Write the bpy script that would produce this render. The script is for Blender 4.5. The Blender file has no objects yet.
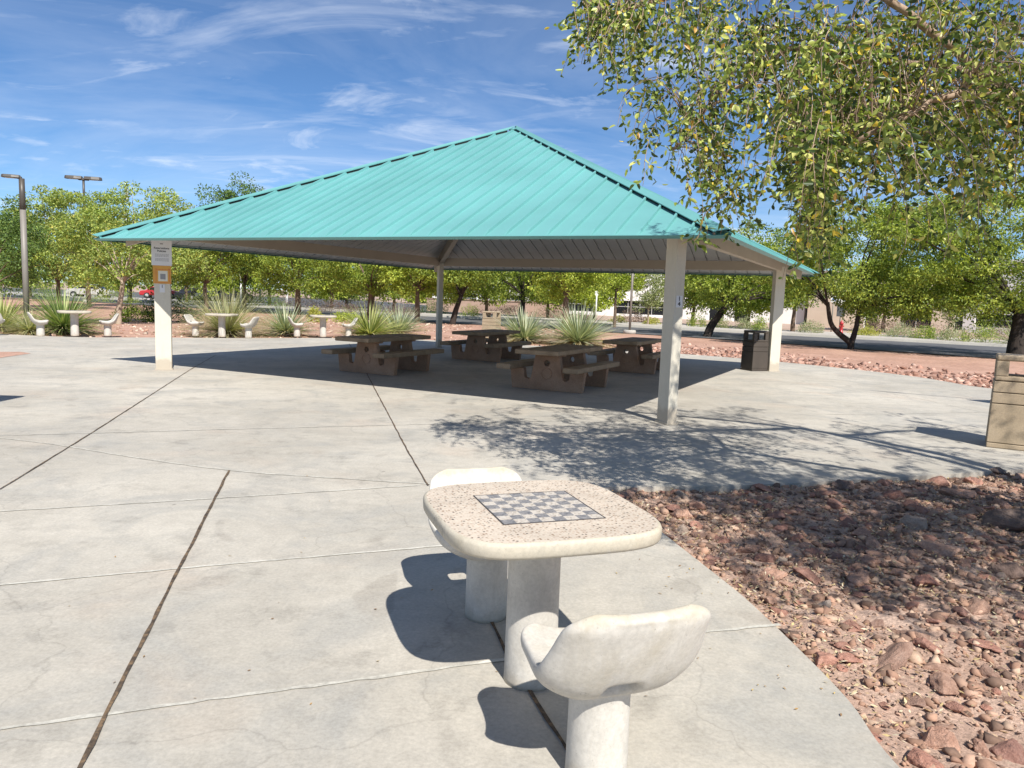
import bpy, bmesh, math, random
import numpy as np
from mathutils import Vector, Matrix
from mathutils.noise import noise as pnoise

PI = math.pi
scene = bpy.context.scene
COL = scene.collection

# ------------------------------------------------------------------ camera numbers (used to measure ground positions)
FOC, PITCH, ROLL, EYE = 756.3, .1144, .0347, 1.584
_cp, _sp = math.cos(PITCH), math.sin(PITCH)
_F = Vector((0, _cp, -_sp)); _R0 = Vector((1, 0, 0)); _U0 = Vector((0, _sp, _cp))
_c, _s = math.cos(ROLL), math.sin(ROLL)
CR = _c * _R0 + _s * _U0
CU = -_s * _R0 + _c * _U0

def at(x, y, z=0.0):
    d = _F + (x - 512) / FOC * CR - (y - 384) / FOC * CU
    t = (z - EYE) / d.z
    return Vector((0, 0, EYE)) + t * d

def on_ray(x, y, depth):
    return Vector((0, 0, EYE)) + depth * (_F + (x - 512) / FOC * CR - (y - 384) / FOC * CU)

def at_depth(x, d, z=0.0):
    """ground point in the picture column x at distance d ahead"""
    return Vector(((x - 512) / FOC * d, d, z))

# ------------------------------------------------------------------ object helpers
def tag(o, label=None, cat=None, group=None, kind=None):
    if label: o['label'] = label
    if cat: o['category'] = cat
    if group: o['group'] = group
    if kind: o['kind'] = kind
    return o

def empty(name, loc=(0, 0, 0), rz=0.0):
    o = bpy.data.objects.new(name, None)
    COL.objects.link(o)
    o.location = loc; o.rotation_euler = (0, 0, rz)
    o.empty_display_size = .2
    return o

def link_mesh(name, me, parent=None, loc=None, rz=None):
    o = bpy.data.objects.new(name, me)
    COL.objects.link(o)
    if parent: o.parent = parent
    if loc is not None: o.location = loc
    if rz is not None: o.rotation_euler = (0, 0, rz)
    return o

def copy_tree(o, parent=None):
    c = o.copy(); COL.objects.link(c)
    if parent: c.parent = parent
    for ch in list(o.children):
        copy_tree(ch, c)
    return c

def place(o, loc, rz=None, label=None, cat=None, group=None, scale=None):
    o.location = loc
    if rz is not None: o.rotation_euler = (0, 0, rz)
    if scale is not None: o.scale = scale if hasattr(scale, '__len__') else (scale,) * 3
    return tag(o, label, cat, group)

class MB:
    """collects shapes; build() links them as ONE mesh object"""
    def __init__(s): s.v = []; s.f = []; s.mi = []; s.sm = []
    def add(s, vs, fs, mi=0, smooth=False):
        o = len(s.v)
        s.v += [tuple(v) for v in vs]
        for f in fs:
            s.f.append(tuple(i + o for i in f)); s.mi.append(mi); s.sm.append(smooth)
    def box(s, c, size, mi=0, M=None):
        x, y, z = [a / 2 for a in size]
        vs = [Vector((sx * x, sy * y, sz * z)) for sx in (-1, 1) for sy in (-1, 1) for sz in (-1, 1)]
        if M is not None: vs = [M @ v for v in vs]
        vs = [v + Vector(c) for v in vs]
        s.add(vs, [(0, 1, 3, 2), (4, 6, 7, 5), (0, 4, 5, 1), (2, 3, 7, 6), (0, 2, 6, 4), (1, 5, 7, 3)], mi)
    def prism(s, pts, z0, z1, mi=0, M=None):
        n = len(pts)
        vs = [Vector((p[0], p[1], z0)) for p in pts] + [Vector((p[0], p[1], z1)) for p in pts]
        if M is not None: vs = [M @ v for v in vs]
        s.add(vs, [tuple(range(n))[::-1], tuple(range(n, 2 * n))] + [(i, (i + 1) % n, n + (i + 1) % n, n + i) for i in range(n)], mi)
    def lathe(s, prof, n=24, mi=0, c=(0, 0, 0), smooth=True, caps=True):
        vs = []; fs = []
        for r, z in prof:
            for k in range(n):
                a = 2 * PI * k / n
                vs.append((c[0] + r * math.cos(a), c[1] + r * math.sin(a), c[2] + z))
        for i in range(len(prof) - 1):
            for k in range(n):
                fs.append((i * n + k, i * n + (k + 1) % n, (i + 1) * n + (k + 1) % n, (i + 1) * n + k))
        s.add(vs, fs, mi, smooth)
        if caps:
            o = len(s.v) - len(vs)
            s.f.append(tuple(o + k for k in range(n))[::-1]); s.mi.append(mi); s.sm.append(False)
            o += (len(prof) - 1) * n
            s.f.append(tuple(o + k for k in range(n))); s.mi.append(mi); s.sm.append(False)
    def tube(s, pts, rad, n=8, mi=0, smooth=True):
        pts = [Vector(p) for p in pts]
        if not hasattr(rad, '__len__'): rad = [rad] * len(pts)
        vs = []; fs = []
        ref = Vector((.3, .2, 1)).normalized()
        for i, p in enumerate(pts):
            d = (pts[min(i + 1, len(pts) - 1)] - pts[max(i - 1, 0)])
            d = d.normalized() if d.length > 1e-9 else Vector((0, 0, 1))
            a = d.cross(ref)
            if a.length < .05: a = d.cross(Vector((1, 0, 0)))
            a.normalize(); b = d.cross(a)
            for k in range(n):
                t = 2 * PI * k / n
                vs.append(p + rad[i] * (math.cos(t) * a + math.sin(t) * b))
        for i in range(len(pts) - 1):
            for k in range(n):
                fs.append((i * n + k, i * n + (k + 1) % n, (i + 1) * n + (k + 1) % n, (i + 1) * n + k))
        fs.append(tuple(range(n))[::-1]); fs.append(tuple(range((len(pts) - 1) * n, len(pts) * n)))
        s.add(vs, fs, mi, smooth)
    def build(s, name, mats, parent=None, loc=None, rz=None, bevel=0, bseg=2, subsurf=0):
        me = bpy.data.meshes.new(name)
        me.from_pydata(s.v, [], s.f)
        if not isinstance(mats, (list, tuple)): mats = [mats]
        for m in mats: me.materials.append(m)
        me.polygons.foreach_set('material_index', s.mi)
        me.polygons.foreach_set('use_smooth', s.sm)
        bm = bmesh.new(); bm.from_mesh(me)
        bmesh.ops.recalc_face_normals(bm, faces=bm.faces)
        bm.to_mesh(me); bm.free()
        me.update()
        o = link_mesh(name, me, parent, loc, rz)
        if bevel:
            b = o.modifiers.new('bevel', 'BEVEL'); b.width = bevel; b.segments = bseg; b.limit_method = 'ANGLE'; b.angle_limit = .6
        if subsurf:
            b = o.modifiers.new('sub', 'SUBSURF'); b.levels = subsurf; b.render_levels = subsurf
        return o

# ------------------------------------------------------------------ material helpers
def new_mat(name):
    m = bpy.data.materials.new(name); m.use_nodes = True
    nt = m.node_tree
    b = nt.nodes['Principled BSDF']
    return m, nt, b

def N(nt, t, **kw):
    n = nt.nodes.new(t)
    for k, v in kw.items():
        if k in n.inputs: n.inputs[k].default_value = v
        else: setattr(n, k, v)
    return n

def ramp(nt, fac, stops):
    r = nt.nodes.new('ShaderNodeValToRGB')
    while len(r.color_ramp.elements) < len(stops): r.color_ramp.elements.new(.5)
    for e, (p, c) in zip(r.color_ramp.elements, stops):
        e.position = p; e.color = (c[0], c[1], c[2], 1) if hasattr(c, '__len__') else (c, c, c, 1)
    nt.links.new(fac, r.inputs['Fac'])
    return r.outputs['Color']

def mixc(nt, fac, a, b, mode='MIX'):
    m = nt.nodes.new('ShaderNodeMix'); m.data_type = 'RGBA'; m.blend_type = mode
    for sock, val in (('Factor', fac), ('A', a), ('B', b)):
        s = [i for i in m.inputs if i.name == sock and (i.type == 'VALUE' if sock == 'Factor' else i.type == 'RGBA')][0]
        if hasattr(val, 'is_output') or isinstance(val, bpy.types.NodeSocket): nt.links.new(val, s)
        elif sock == 'Factor': s.default_value = val
        else: s.default_value = (*val, 1)
    return [o for o in m.outputs if o.type == 'RGBA'][0]

def coords(nt, scale=(1, 1, 1), rot=(0, 0, 0), kind='Object'):
    tc = nt.nodes.new('ShaderNodeTexCoord'); mp = nt.nodes.new('ShaderNodeMapping')
    nt.links.new(tc.outputs[kind], mp.inputs['Vector'])
    mp.inputs['Scale'].default_value = scale; mp.inputs['Rotation'].default_value = rot
    return mp.outputs['Vector']

def tex_noise(nt, vec, scale, detail=6, rough=.55, dist=0):
    n = N(nt, 'ShaderNodeTexNoise'); n.inputs['Scale'].default_value = scale; n.inputs['Detail'].default_value = detail
    n.inputs['Roughness'].default_value = rough; n.inputs['Distortion'].default_value = dist
    nt.links.new(vec, n.inputs['Vector']); return n.outputs['Fac']

def add_bump(nt, b, h, strength=.3, dist=.01):
    bp = N(nt, 'ShaderNodeBump'); bp.inputs['Strength'].default_value = strength; bp.inputs['Distance'].default_value = dist
    nt.links.new(h, bp.inputs['Height']); nt.links.new(bp.outputs['Normal'], b.inputs['Normal'])

def paint(name, col, rough=.5, var=.08, scale=3, metal=0, bump=0, bscale=60):
    m, nt, b = new_mat(name)
    v = coords(nt)
    n = tex_noise(nt, v, scale)
    lo = [max(0, c * (1 - var)) for c in col]; hi = [c * (1 + var) for c in col]
    nt.links.new(ramp(nt, n, [(.3, lo), (.7, hi)]), b.inputs['Base Color'])
    b.inputs['Roughness'].default_value = rough; b.inputs['Metallic'].default_value = metal
    if bump: add_bump(nt, b, tex_noise(nt, v, bscale), bump, .004)
    return m

def mottled(name, stops, scale=2.0, rough=.85, fine=40, fine_amt=.25, bump=.25, bdist=.006, detail=8):
    """mineral surface: large blotches, fine grain, bump"""
    m, nt, b = new_mat(name)
    v = coords(nt)
    c = ramp(nt, tex_noise(nt, v, scale, detail, .6), stops)
    g = ramp(nt, tex_noise(nt, v, fine, 4, .7), [(.3, 1 - fine_amt), (.7, 1 + fine_amt * .6)])
    c = mixc(nt, 1.0, c, g, 'MULTIPLY')
    nt.links.new(c, b.inputs['Base Color']); b.inputs['Roughness'].default_value = rough
    if bump: add_bump(nt, b, tex_noise(nt, v, fine * .7, 6, .7), bump, bdist)
    return m

# ---- plaza concrete

def mat_plaza():
    m, nt, b = new_mat('plaza_concrete')
    v = coords(nt)
    big = ramp(nt, tex_noise(nt, v, .55, 7, .62, .4), [(.26, (.39, .359, .304)), (.5, (.48, .444, .38)), (.74, (.545, .506, .436))])
    streak = ramp(nt, tex_noise(nt, coords(nt, (.5, 2.6, 1), (0, 0, .35)), 1.3, 8, .65, .6), [(.30, .92), (.6, 1.03)])
    c = mixc(nt, .8, big, streak, 'MULTIPLY')
    warm = ramp(nt, tex_noise(nt, v, .9, 5, .5, .3), [(.56, 0), (.72, 1)])
    c = mixc(nt, warm, c, mixc(nt, .45, c, (.47, .38, .30)))
    tone = ramp(nt, tex_noise(nt, v, .22, 2, .4), [(.35, .88), (.65, 1.08)])
    c = mixc(nt, 1, c, tone, 'MULTIPLY')
    grey = ramp(nt, tex_noise(nt, v, 1.15, 9, .68, .9), [(.47, 0), (.68, .7)])
    c = mixc(nt, grey, c, (.33, .322, .296))
    spill = ramp(nt, tex_noise(nt, coords(nt, (1.3, 1, 1)), .8, 3, .5, 1.2), [(.66, 0), (.69, .35)])
    c = mixc(nt, spill, c, (.29, .26, .22))
    spots = ramp(nt, tex_noise(nt, v, 2.3, 10, .72), [(.28, .66), (.46, 1.0)])
    c = mixc(nt, .9, c, spots, 'MULTIPLY')
    mid = ramp(nt, tex_noise(nt, v, 9, 8, .75, .5), [(.32, .88), (.66, 1.06)])
    c = mixc(nt, .9, c, mid, 'MULTIPLY')
    fine = ramp(nt, tex_noise(nt, v, 55, 5, .75), [(.28, .76), (.68, 1.12)])
    c = mixc(nt, .85, c, fine, 'MULTIPLY')
    # fine drifting hairline scuffs
    vo = N(nt, 'ShaderNodeTexVoronoi', feature='DISTANCE_TO_EDGE'); vo.inputs['Scale'].default_value = .55
    wv = N(nt, 'ShaderNodeVectorMath', operation='ADD')
    nz = N(nt, 'ShaderNodeTexNoise'); nz.inputs['Scale'].default_value = 1.2; nz.inputs['Detail'].default_value = 6
    nt.links.new(v, nz.inputs['Vector']); nt.links.new(v, wv.inputs[0]); nt.links.new(nz.outputs['Color'], wv.inputs[1])
    nt.links.new(wv.outputs[0], vo.inputs['Vector'])
    gum = N(nt, 'ShaderNodeTexVoronoi'); gum.inputs['Scale'].default_value = 1.4; nt.links.new(v, gum.inputs['Vector'])
    c = mixc(nt, 1, c, ramp(nt, gum.outputs['Distance'], [(.018, .62), (.028, 1)]), 'MULTIPLY')
    hair = ramp(nt, vo.outputs['Distance'], [(0, .72), (.005, 1)])
    c = mixc(nt, .6, c, hair, 'MULTIPLY')
    nt.links.new(c, b.inputs['Base Color']); b.inputs['Roughness'].default_value = .82
    add_bump(nt, b, tex_noise(nt, v, 90, 5, .7), .18, .003)
    return m

def mat_cast(name, base, stain=(.42, .34, .2), stain_amt=.5, weather=False):
    """pale cast concrete of the chess set"""
    m, nt, b = new_mat(name)
    v = coords(nt)
    lo = [c * .88 for c in base]; hi = [min(.9, c * 1.06) for c in base]
    c = ramp(nt, tex_noise(nt, v, 3.5, 8, .62), [(.3, [c * .78 for c in base]), (.5, base), (.75, hi)])
    s = ramp(nt, tex_noise(nt, coords(nt, (1, 1, .5)), 5, 7, .65, .5), [(.5, 0), (.74, stain_amt)])
    c = mixc(nt, s, c, stain)
    if weather:
        sx = N(nt, 'ShaderNodeSeparateXYZ'); nt.links.new(v, sx.inputs[0])
        nz2 = tex_noise(nt, v, 7, 7, .65, .6)
        zz = N(nt, 'ShaderNodeMath', operation='MULTIPLY_ADD'); nt.links.new(nz2, zz.inputs[0]); zz.inputs[1].default_value = .16; nt.links.new(sx.outputs['Z'], zz.inputs[2])
        band = ramp(nt, zz.outputs[0], [(.725, 0), (.76, .6)])
        c = mixc(nt, band, c, (.47, .405, .285))
        foot = ramp(nt, zz.outputs[0], [(.085, .55), (.15, 0)])
        c = mixc(nt, foot, c, (.36, .30, .21))
    grime = ramp(nt, tex_noise(nt, coords(nt, (1, 1, .35)), 11, 8, .7, .8), [(.48, 0), (.72, .30)])
    c = mixc(nt, grime, c, (.34, .315, .265))
    grain = ramp(nt, tex_noise(nt, v, 60, 5, .75), [(.3, .86), (.65, 1.06)])
    c = mixc(nt, 1, c, grain, 'MULTIPLY')
    pits = ramp(nt, tex_noise(nt, v, 130, 3, .6), [(.27, .5), (.35, 1)])
    c = mixc(nt, .6, c, pits, 'MULTIPLY')
    vo = N(nt, 'ShaderNodeTexVoronoi', feature='DISTANCE_TO_EDGE'); vo.inputs['Scale'].default_value = 3.2
    nz = N(nt, 'ShaderNodeTexNoise'); nz.inputs['Scale'].default_value = 9; nz.inputs['Detail'].default_value = 7
    wv = N(nt, 'ShaderNodeVectorMath', operation='MULTIPLY_ADD')
    nt.links.new(nz.outputs['Color'], wv.inputs[0]); wv.inputs[1].default_value = (.35, .35, .35); nt.links.new(v, wv.inputs[2])
    nt.links.new(v, nz.inputs['Vector']); nt.links.new(wv.outputs[0], vo.inputs['Vector'])
    crack = ramp(nt, vo.outputs['Distance'], [(0, .3), (.006, 1)])
    where = ramp(nt, tex_noise(nt, v, 2.2, 3), [(.52, 0), (.58, .8)])
    c = mixc(nt, where, c, mixc(nt, 1.0, c, crack, 'MULTIPLY'))
    nt.links.new(c, b.inputs['Base Color']); b.inputs['Roughness'].default_value = .72
    add_bump(nt, b, tex_noise(nt, v, 45, 6, .7), .22, .003)
    return m

def mat_terrazzo():
    m, nt, b = new_mat('exposed_aggregate')
    v = coords(nt)
    vo = N(nt, 'ShaderNodeTexVoronoi'); vo.inputs['Scale'].default_value = 82; vo.inputs['Randomness'].default_value = 1
    nt.links.new(v, vo.inputs['Vector'])
    sep = N(nt, 'ShaderNodeSeparateColor'); nt.links.new(vo.outputs['Color'], sep.inputs[0])
    cell = ramp(nt, sep.outputs[0], [(.0, (.07, .05, .04)), (.12, (.26, .17, .11)), (.27, (.40, .29, .21)), (.5, (.50, .39, .30)), (.74, (.62, .53, .43)), (1, (.42, .27, .18))])
    cell_n = cell.node; cell_n.color_ramp.interpolation = 'CONSTANT'
    edge = ramp(nt, vo.outputs['Distance'], [(.28, 0), (.5, 1)])
    c = mixc(nt, edge, cell, (.56, .48, .39))
    big = ramp(nt, tex_noise(nt, v, 5, 6), [(.3, .86), (.7, 1.07)])
    c = mixc(nt, 1, c, big, 'MULTIPLY')
    nt.links.new(c, b.inputs['Base Color']); b.inputs['Roughness'].default_value = .62
    add_bump(nt, b, vo.outputs['Distance'], .25, .002)
    return m

def mat_checker():
    m, nt, b = new_mat('chess_tiles')
    v = coords(nt)
    ck = N(nt, 'ShaderNodeTexChecker'); ck.inputs['Scale'].default_value = 8 / .41 
    mp = nt.nodes.new('ShaderNodeMapping'); mp.inputs['Location'].default_value = (.205, .205, .013)
    nt.links.new(v, mp.inputs['Vector']); nt.links.new(mp.outputs['Vector'], ck.inputs['Vector'])
    vo = N(nt, 'ShaderNodeTexVoronoi'); vo.inputs['Scale'].default_value = 120; nt.links.new(v, vo.inputs['Vector'])
    sep = N(nt, 'ShaderNodeSeparateColor'); nt.links.new(vo.outputs['Color'], sep.inputs[0])
    dark = ramp(nt, sep.outputs[0], [(0, (.12, .12, .13)), (.5, (.18, .175, .18)), (1, (.25, .24, .24))])
    pale = ramp(nt, sep.outputs[0], [(0, (.28, .235, .19)), (.3, (.47, .415, .35)), (1, (.56, .51, .445))])
    c = mixc(nt, ck.outputs['Fac'], dark, pale)
    wear = ramp(nt, tex_noise(nt, v, 28, 8, .75), [(.46, 0), (.70, .5)])
    c = mixc(nt, wear, c, (.5, .46, .42))
    nt.links.new(c, b.inputs['Base Color']); b.inputs['Roughness'].default_value = .6
    return m

def leaf_mat(name, trans=.3, rough=.5, gain=1.0):
    """colour comes from the random tone stored per leaf on the mesh"""
    m, nt, b = new_mat(name)
    a = N(nt, 'ShaderNodeAttribute', attribute_name='pigment')
    c = mixc(nt, 1, a.outputs['Color'], (gain, gain, gain), 'MULTIPLY')
    nt.links.new(c, b.inputs['Base Color'])
    b.inputs['Roughness'].default_value = rough
    b.inputs['Specular IOR Level'].default_value = .35
    t = N(nt, 'ShaderNodeBsdfTranslucent')
    tc = mixc(nt, 1, c, (1.5, 1.6, .7), 'MULTIPLY')
    nt.links.new(tc, t.inputs['Color'])
    mx = N(nt, 'ShaderNodeMixShader'); mx.inputs[0].default_value = trans
    nt.links.new(b.outputs[0], mx.inputs[1]); nt.links.new(t.outputs[0], mx.inputs[2])
    nt.links.new(mx.outputs[0], nt.nodes['Material Output'].inputs['Surface'])
    return m

def bark_mat(name, a, c2):
    m, nt, b = new_mat(name)
    v = coords(nt, (1, 1, .25))
    c = ramp(nt, tex_noise(nt, v, 9, 8, .7, .5), [(.3, a), (.7, c2)])
    nt.links.new(c, b.inputs['Base Color']); b.inputs['Roughness'].default_value = .9
    add_bump(nt, b, tex_noise(nt, v, 22, 6, .7), .6, .02)
    return m

M = {}
M['plaza'] = mat_plaza()
M['cast'] = mat_cast('cast_concrete', (.56, .53, .475), (.40, .34, .23), .5, True)
M['terrazzo'] = mat_terrazzo()
M['checker'] = mat_checker()
M['board_edge'] = paint('board_edge', (.06, .055, .055), .7)
M['teal'] = paint('teal_roof_paint', (.135, .355, .35), .45, .10, .6)
M['teal_cap'] = paint('teal_trim_paint', (.125, .33, .325), .45, .05, 2)
M['closure'] = paint('closure_foam', (.012, .013, .015), .9)
M['soffit'] = paint('soffit_paint', (.47, .475, .47), .5, .05, 2)
M['eave_dark'] = paint('eave_angle_paint', (.06, .055, .05), .6)
M['beam'] = paint('beam_paint', (.44, .38, .30), .55, .05, 2, bump=.05)
M['column'] = mottled('column_paint', [(.3, (.55, .51, .425)), (.7, (.64, .595, .495))], 1.6, .6, 30, .05, .08)
def dirty_foot(m):
    nt = m.node_tree; b = nt.nodes['Principled BSDF']; src = b.inputs['Base Color'].links[0].from_socket
    v = coords(nt); sx = N(nt, 'ShaderNodeSeparateXYZ'); nt.links.new(v, sx.inputs[0])
    zz = N(nt, 'ShaderNodeMath', operation='MULTIPLY_ADD'); nt.links.new(tex_noise(nt, v, 6, 6, .7), zz.inputs[0]); zz.inputs[1].default_value = -.35; nt.links.new(sx.outputs['Z'], zz.inputs[2])
    f = ramp(nt, zz.outputs[0], [(0, .5), (.09, 0)])
    c = mixc(nt, f, src, (.30, .235, .17))
    d = ramp(nt, tex_noise(nt, coords(nt, (5, 5, .5)), 3, 6, .6), [(.56, 0), (.75, .3)])
    nt.links.new(mixc(nt, d, c, (.40, .35, .27)), b.inputs['Base Color'])
dirty_foot(M['column'])
M['picnic'] = mottled('picnic_concrete', [(.3, (.29, .17, .105)), (.55, (.38, .23, .145)), (.75, (.45, .285, .19))], 4, .85, 60, .25, .3)
M['picnic_top'] = mottled('picnic_slab', [(.3, (.23, .16, .095)), (.55, (.32, .23, .145)), (.75, (.40, .29, .19))], 5, .7, 70, .25, .25)
M['bin'] = mottled('bin_concrete', [(.3, (.32, .25, .165)), (.6, (.40, .315, .215)), (.75, (.46, .365, .25))], 3, .85, 80, .2, .3)
M['bin_dark'] = paint('bin_groove', (.13, .095, .065), .9)
M['bin_black'] = paint('dark_bin_paint', (.060, .047, .036), .6, .15, 3)
M['bin_inside'] = paint('bin_inside', (.03, .028, .026), .9)
M['pole'] = paint('lamp_pole_paint', (.21, .19, .165), .5, .1, 3)
M['lamp_dark'] = paint('lamp_head_paint', (.075, .065, .055), .45, .1, 3)
M['lens'] = paint('lamp_lens', (.55, .55, .5), .3)
M['plinth'] = mottled('plinth_concrete', [(.3, (.36, .34, .31)), (.7, (.46, .44, .40))], 3)
M['soil'] = mottled('red_soil', [(.25, (.36, .20, .14)), (.5, (.44, .26, .19)), (.75, (.53, .33, .25))], .6, .95, 9, .35, .5, .03)
M['bedsoil'] = mottled('bed_soil', [(.25, (.33, .215, .16)), (.5, (.47, .32, .245)), (.75, (.58, .425, .335))], 3.2, .95, 60, .45, .7, .02)
M['asphalt'] = mottled('asphalt', [(.3, (.085, .085, .09)), (.7, (.125, .125, .13))], .4, .85, 12, .15, .1)
M['kerb'] = mottled('kerb_concrete', [(.3, (.50, .47, .42)), (.7, (.60, .57, .51))], 1.0, .85, 15, .1, .1)
M['walk'] = mottled('sidewalk_concrete', [(.3, (.44, .41, .37)), (.7, (.53, .50, .46))], .8, .85, 15, .1, .1)
M['farsoil'] = mottled('far_soil', [(.3, (.36, .25, .19)), (.7, (.48, .36, .28))], .5, .95, 5, .3, .2)
M['joint'] = mottled('joint_debris', [(.3, (.035, .026, .02)), (.5, (.10, .07, .045)), (.62, (.20, .13, .07)), (.8, (.045, .035, .03))], 24, .95, 60, .4, .4)
M['seam'] = mottled('tooled_seam', [(.35, (.36, .34, .295)), (.5, (.50, .48, .42)), (.7, (.62, .595, .53))], 5, .9, 40, .15, .2)
M['leaf'] = leaf_mat('elm_leaf', .28, .36, 1.0)
M['leaf_bg'] = leaf_mat('tree_leaf', .36, .5, 1.12)
M['blade'] = leaf_mat('blade_leaf', .2, .5, 1.2)
M['bark_pale'] = bark_mat('pale_bark', (.26, .19, .13), (.48, .39, .30))
M['bark_dark'] = bark_mat('dark_bark', (.018, .013, .010), (.05, .036, .028))
M['bark_mid'] = bark_mat('brown_bark', (.09, .06, .04), (.2, .14, .10))
M['bark_elm'] = bark_mat('elm_bark', (.20, .13, .085), (.44, .33, .24))
M['wall_white'] = mottled('stucco_white', [(.3, (.74, .71, .68)), (.7, (.82, .79, .76))], .5, .9, 10, .05, .1)
M['wall_tan'] = mottled('stucco_tan', [(.3, (.50, .40, .31)), (.7, (.58, .47, .37))], .5, .9, 10, .06, .1)
M['wall_pink'] = mottled('block_pink', [(.3, (.44, .30, .24)), (.7, (.54, .38, .31))], .8, .9, 8, .1, .1)
M['glass'] = paint('dark_glass', (.012, .014, .017), .08, .2, 1)
M['mullion'] = paint('mullion', (.45, .44, .42), .5)
M['white_metal'] = paint('white_metal', (.78, .78, .76), .4, .04)
M['black_paint'] = paint('black_paint', (.015, .015, .016), .4)
M['red_paint'] = paint('red_paint', (.42, .03, .035), .3)
M['slate'] = paint('slate_panel', (.055, .06, .065), .5)
M['sign_white'] = paint('sign_white', (.66, .66, .68), .45, .03)
M['sign_orange'] = paint('sign_orange', (.62, .31, .05), .5, .05)
M['sign_red'] = paint('sign_red', (.55, .10, .05), .5)
M['sign_cream'] = paint('sign_cream', (.66, .64, .55), .5, .04)
M['ink'] = paint('ink', (.05, .05, .055), .6)
M['ink_soft'] = paint('ink_soft', (.25, .25, .26), .6)
M['tyre'] = paint('tyre', (.02, .02, .02), .8)
M['blue_paint'] = paint('blue_paint', (.05, .12, .35), .4)

# ------------------------------------------------------------------ world, sun, camera
SUN_AZ = math.radians(158); SUN_EL = math.radians(47)
sun_dir = Vector((math.sin(SUN_AZ) * math.cos(SUN_EL), math.cos(SUN_AZ) * math.cos(SUN_EL), math.sin(SUN_EL)))

def build_world():
    w = bpy.data.worlds.new('World'); scene.world = w; w.use_nodes = True
    nt = w.node_tree
    bg = nt.nodes['Background']
    sky = N(nt, 'ShaderNodeTexSky', sky_type='NISHITA')
    sky.sun_disc = False; sky.sun_elevation = SUN_EL; sky.sun_rotation = SUN_AZ
    sky.altitude = 1200; sky.air_density = .9; sky.dust_density = .0; sky.ozone_density = 3.0
    tc = N(nt, 'ShaderNodeTexCoord')
    sx = N(nt, 'ShaderNodeSeparateXYZ'); nt.links.new(tc.outputs['Generated'], sx.inputs[0])
    zz = N(nt, 'ShaderNodeMath', operation='MAXIMUM'); nt.links.new(sx.outputs['Z'], zz.inputs[0]); zz.inputs[1].default_value = .02
    za = N(nt, 'ShaderNodeMath', operation='ADD'); nt.links.new(zz.outputs[0], za.inputs[0]); za.inputs[1].default_value = .12
    dx = N(nt, 'ShaderNodeMath', operation='DIVIDE'); nt.links.new(sx.outputs['X'], dx.inputs[0]); nt.links.new(za.outputs[0], dx.inputs[1])
    dy = N(nt, 'ShaderNodeMath', operation='DIVIDE'); nt.links.new(sx.outputs['Y'], dy.inputs[0]); nt.links.new(za.outputs[0], dy.inputs[1])
    cv = N(nt, 'ShaderNodeCombineXYZ'); nt.links.new(dx.outputs[0], cv.inputs[0]); nt.links.new(dy.outputs[0], cv.inputs[1])
    def layer(rot, scl, loc, scale, detail, dist, lo, hi):
        mp = N(nt, 'ShaderNodeMapping'); mp.inputs['Rotation'].default_value = (0, 0, rot); mp.inputs['Scale'].default_value = scl
        mp.inputs['Location'].default_value = loc
        nt.links.new(cv.outputs[0], mp.inputs['Vector'])
        return ramp(nt, tex_noise(nt, mp.outputs['Vector'], scale, detail, .6, dist), [(lo, 0), (hi, 1)])
    wisps = layer(-.35, (.7, 1.5, 1), (3.1, 1.4, 0), 1.5, 9, 1.3, .54, .84)
    veil = layer(-.2, (.5, .9, 1), (7.3, 2.2, 0), .9, 8, 1.2, .42, .82)
    tuft = layer(.25, (1.0, 1.5, 1), (2.2, 5.1, 0), 1.15, 10, 2.2, .56, .76)
    a = N(nt, 'ShaderNodeMath', operation='MULTIPLY_ADD'); nt.links.new(wisps, a.inputs[0]); a.inputs[1].default_value = .42
    b2 = N(nt, 'ShaderNodeMath', operation='MULTIPLY'); nt.links.new(veil, b2.inputs[0]); b2.inputs[1].default_value = .32
    nt.links.new(b2.outputs[0], a.inputs[2])
    c = N(nt, 'ShaderNodeMath', operation='MULTIPLY_ADD', use_clamp=True); nt.links.new(tuft, c.inputs[0]); c.inputs[1].default_value = .45; nt.links.new(a.outputs[0], c.inputs[2])
    tint = mixc(nt, 1, sky.outputs[0], SKY_TINT, 'MULTIPLY')
    col = mixc(nt, c.outputs[0], tint, CLOUD)
    nt.links.new(col, bg.inputs['Color'])
    bg.inputs['Strength'].default_value = SKY_STR
SKY_STR = .068; SKY_TINT = (.80, 1.04, 1.25); CLOUD = (10.5, 11.2, 12.4)
build_world()

sl = bpy.data.lights.new('sun', 'SUN'); sl.energy = 5.0; sl.angle = math.radians(.55); sl.color = (1, .955, .88)
so = bpy.data.objects.new('sun', sl); COL.objects.link(so)
so.rotation_euler = sun_dir.to_track_quat('Z', 'Y').to_euler(); so.location = (3, -8, 12)

cam = bpy.data.cameras.new('camera'); co = bpy.data.objects.new('camera', cam); COL.objects.link(co)
cam.sensor_fit = 'HORIZONTAL'; cam.sensor_width = 36; cam.lens = 36 * FOC / 1024; cam.clip_end = 3000; cam.clip_start = .05
Rm = Matrix((CR, CU, -_F)).transposed()
co.matrix_world = Matrix.Translation((0, 0, EYE)) @ Rm.to_4x4()
scene.camera = co
vs = scene.view_settings; vs.view_transform = 'Standard'; vs.look = 'None'; vs.gamma = 1; vs.use_curve_mapping = False
vs.exposure = .52

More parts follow.
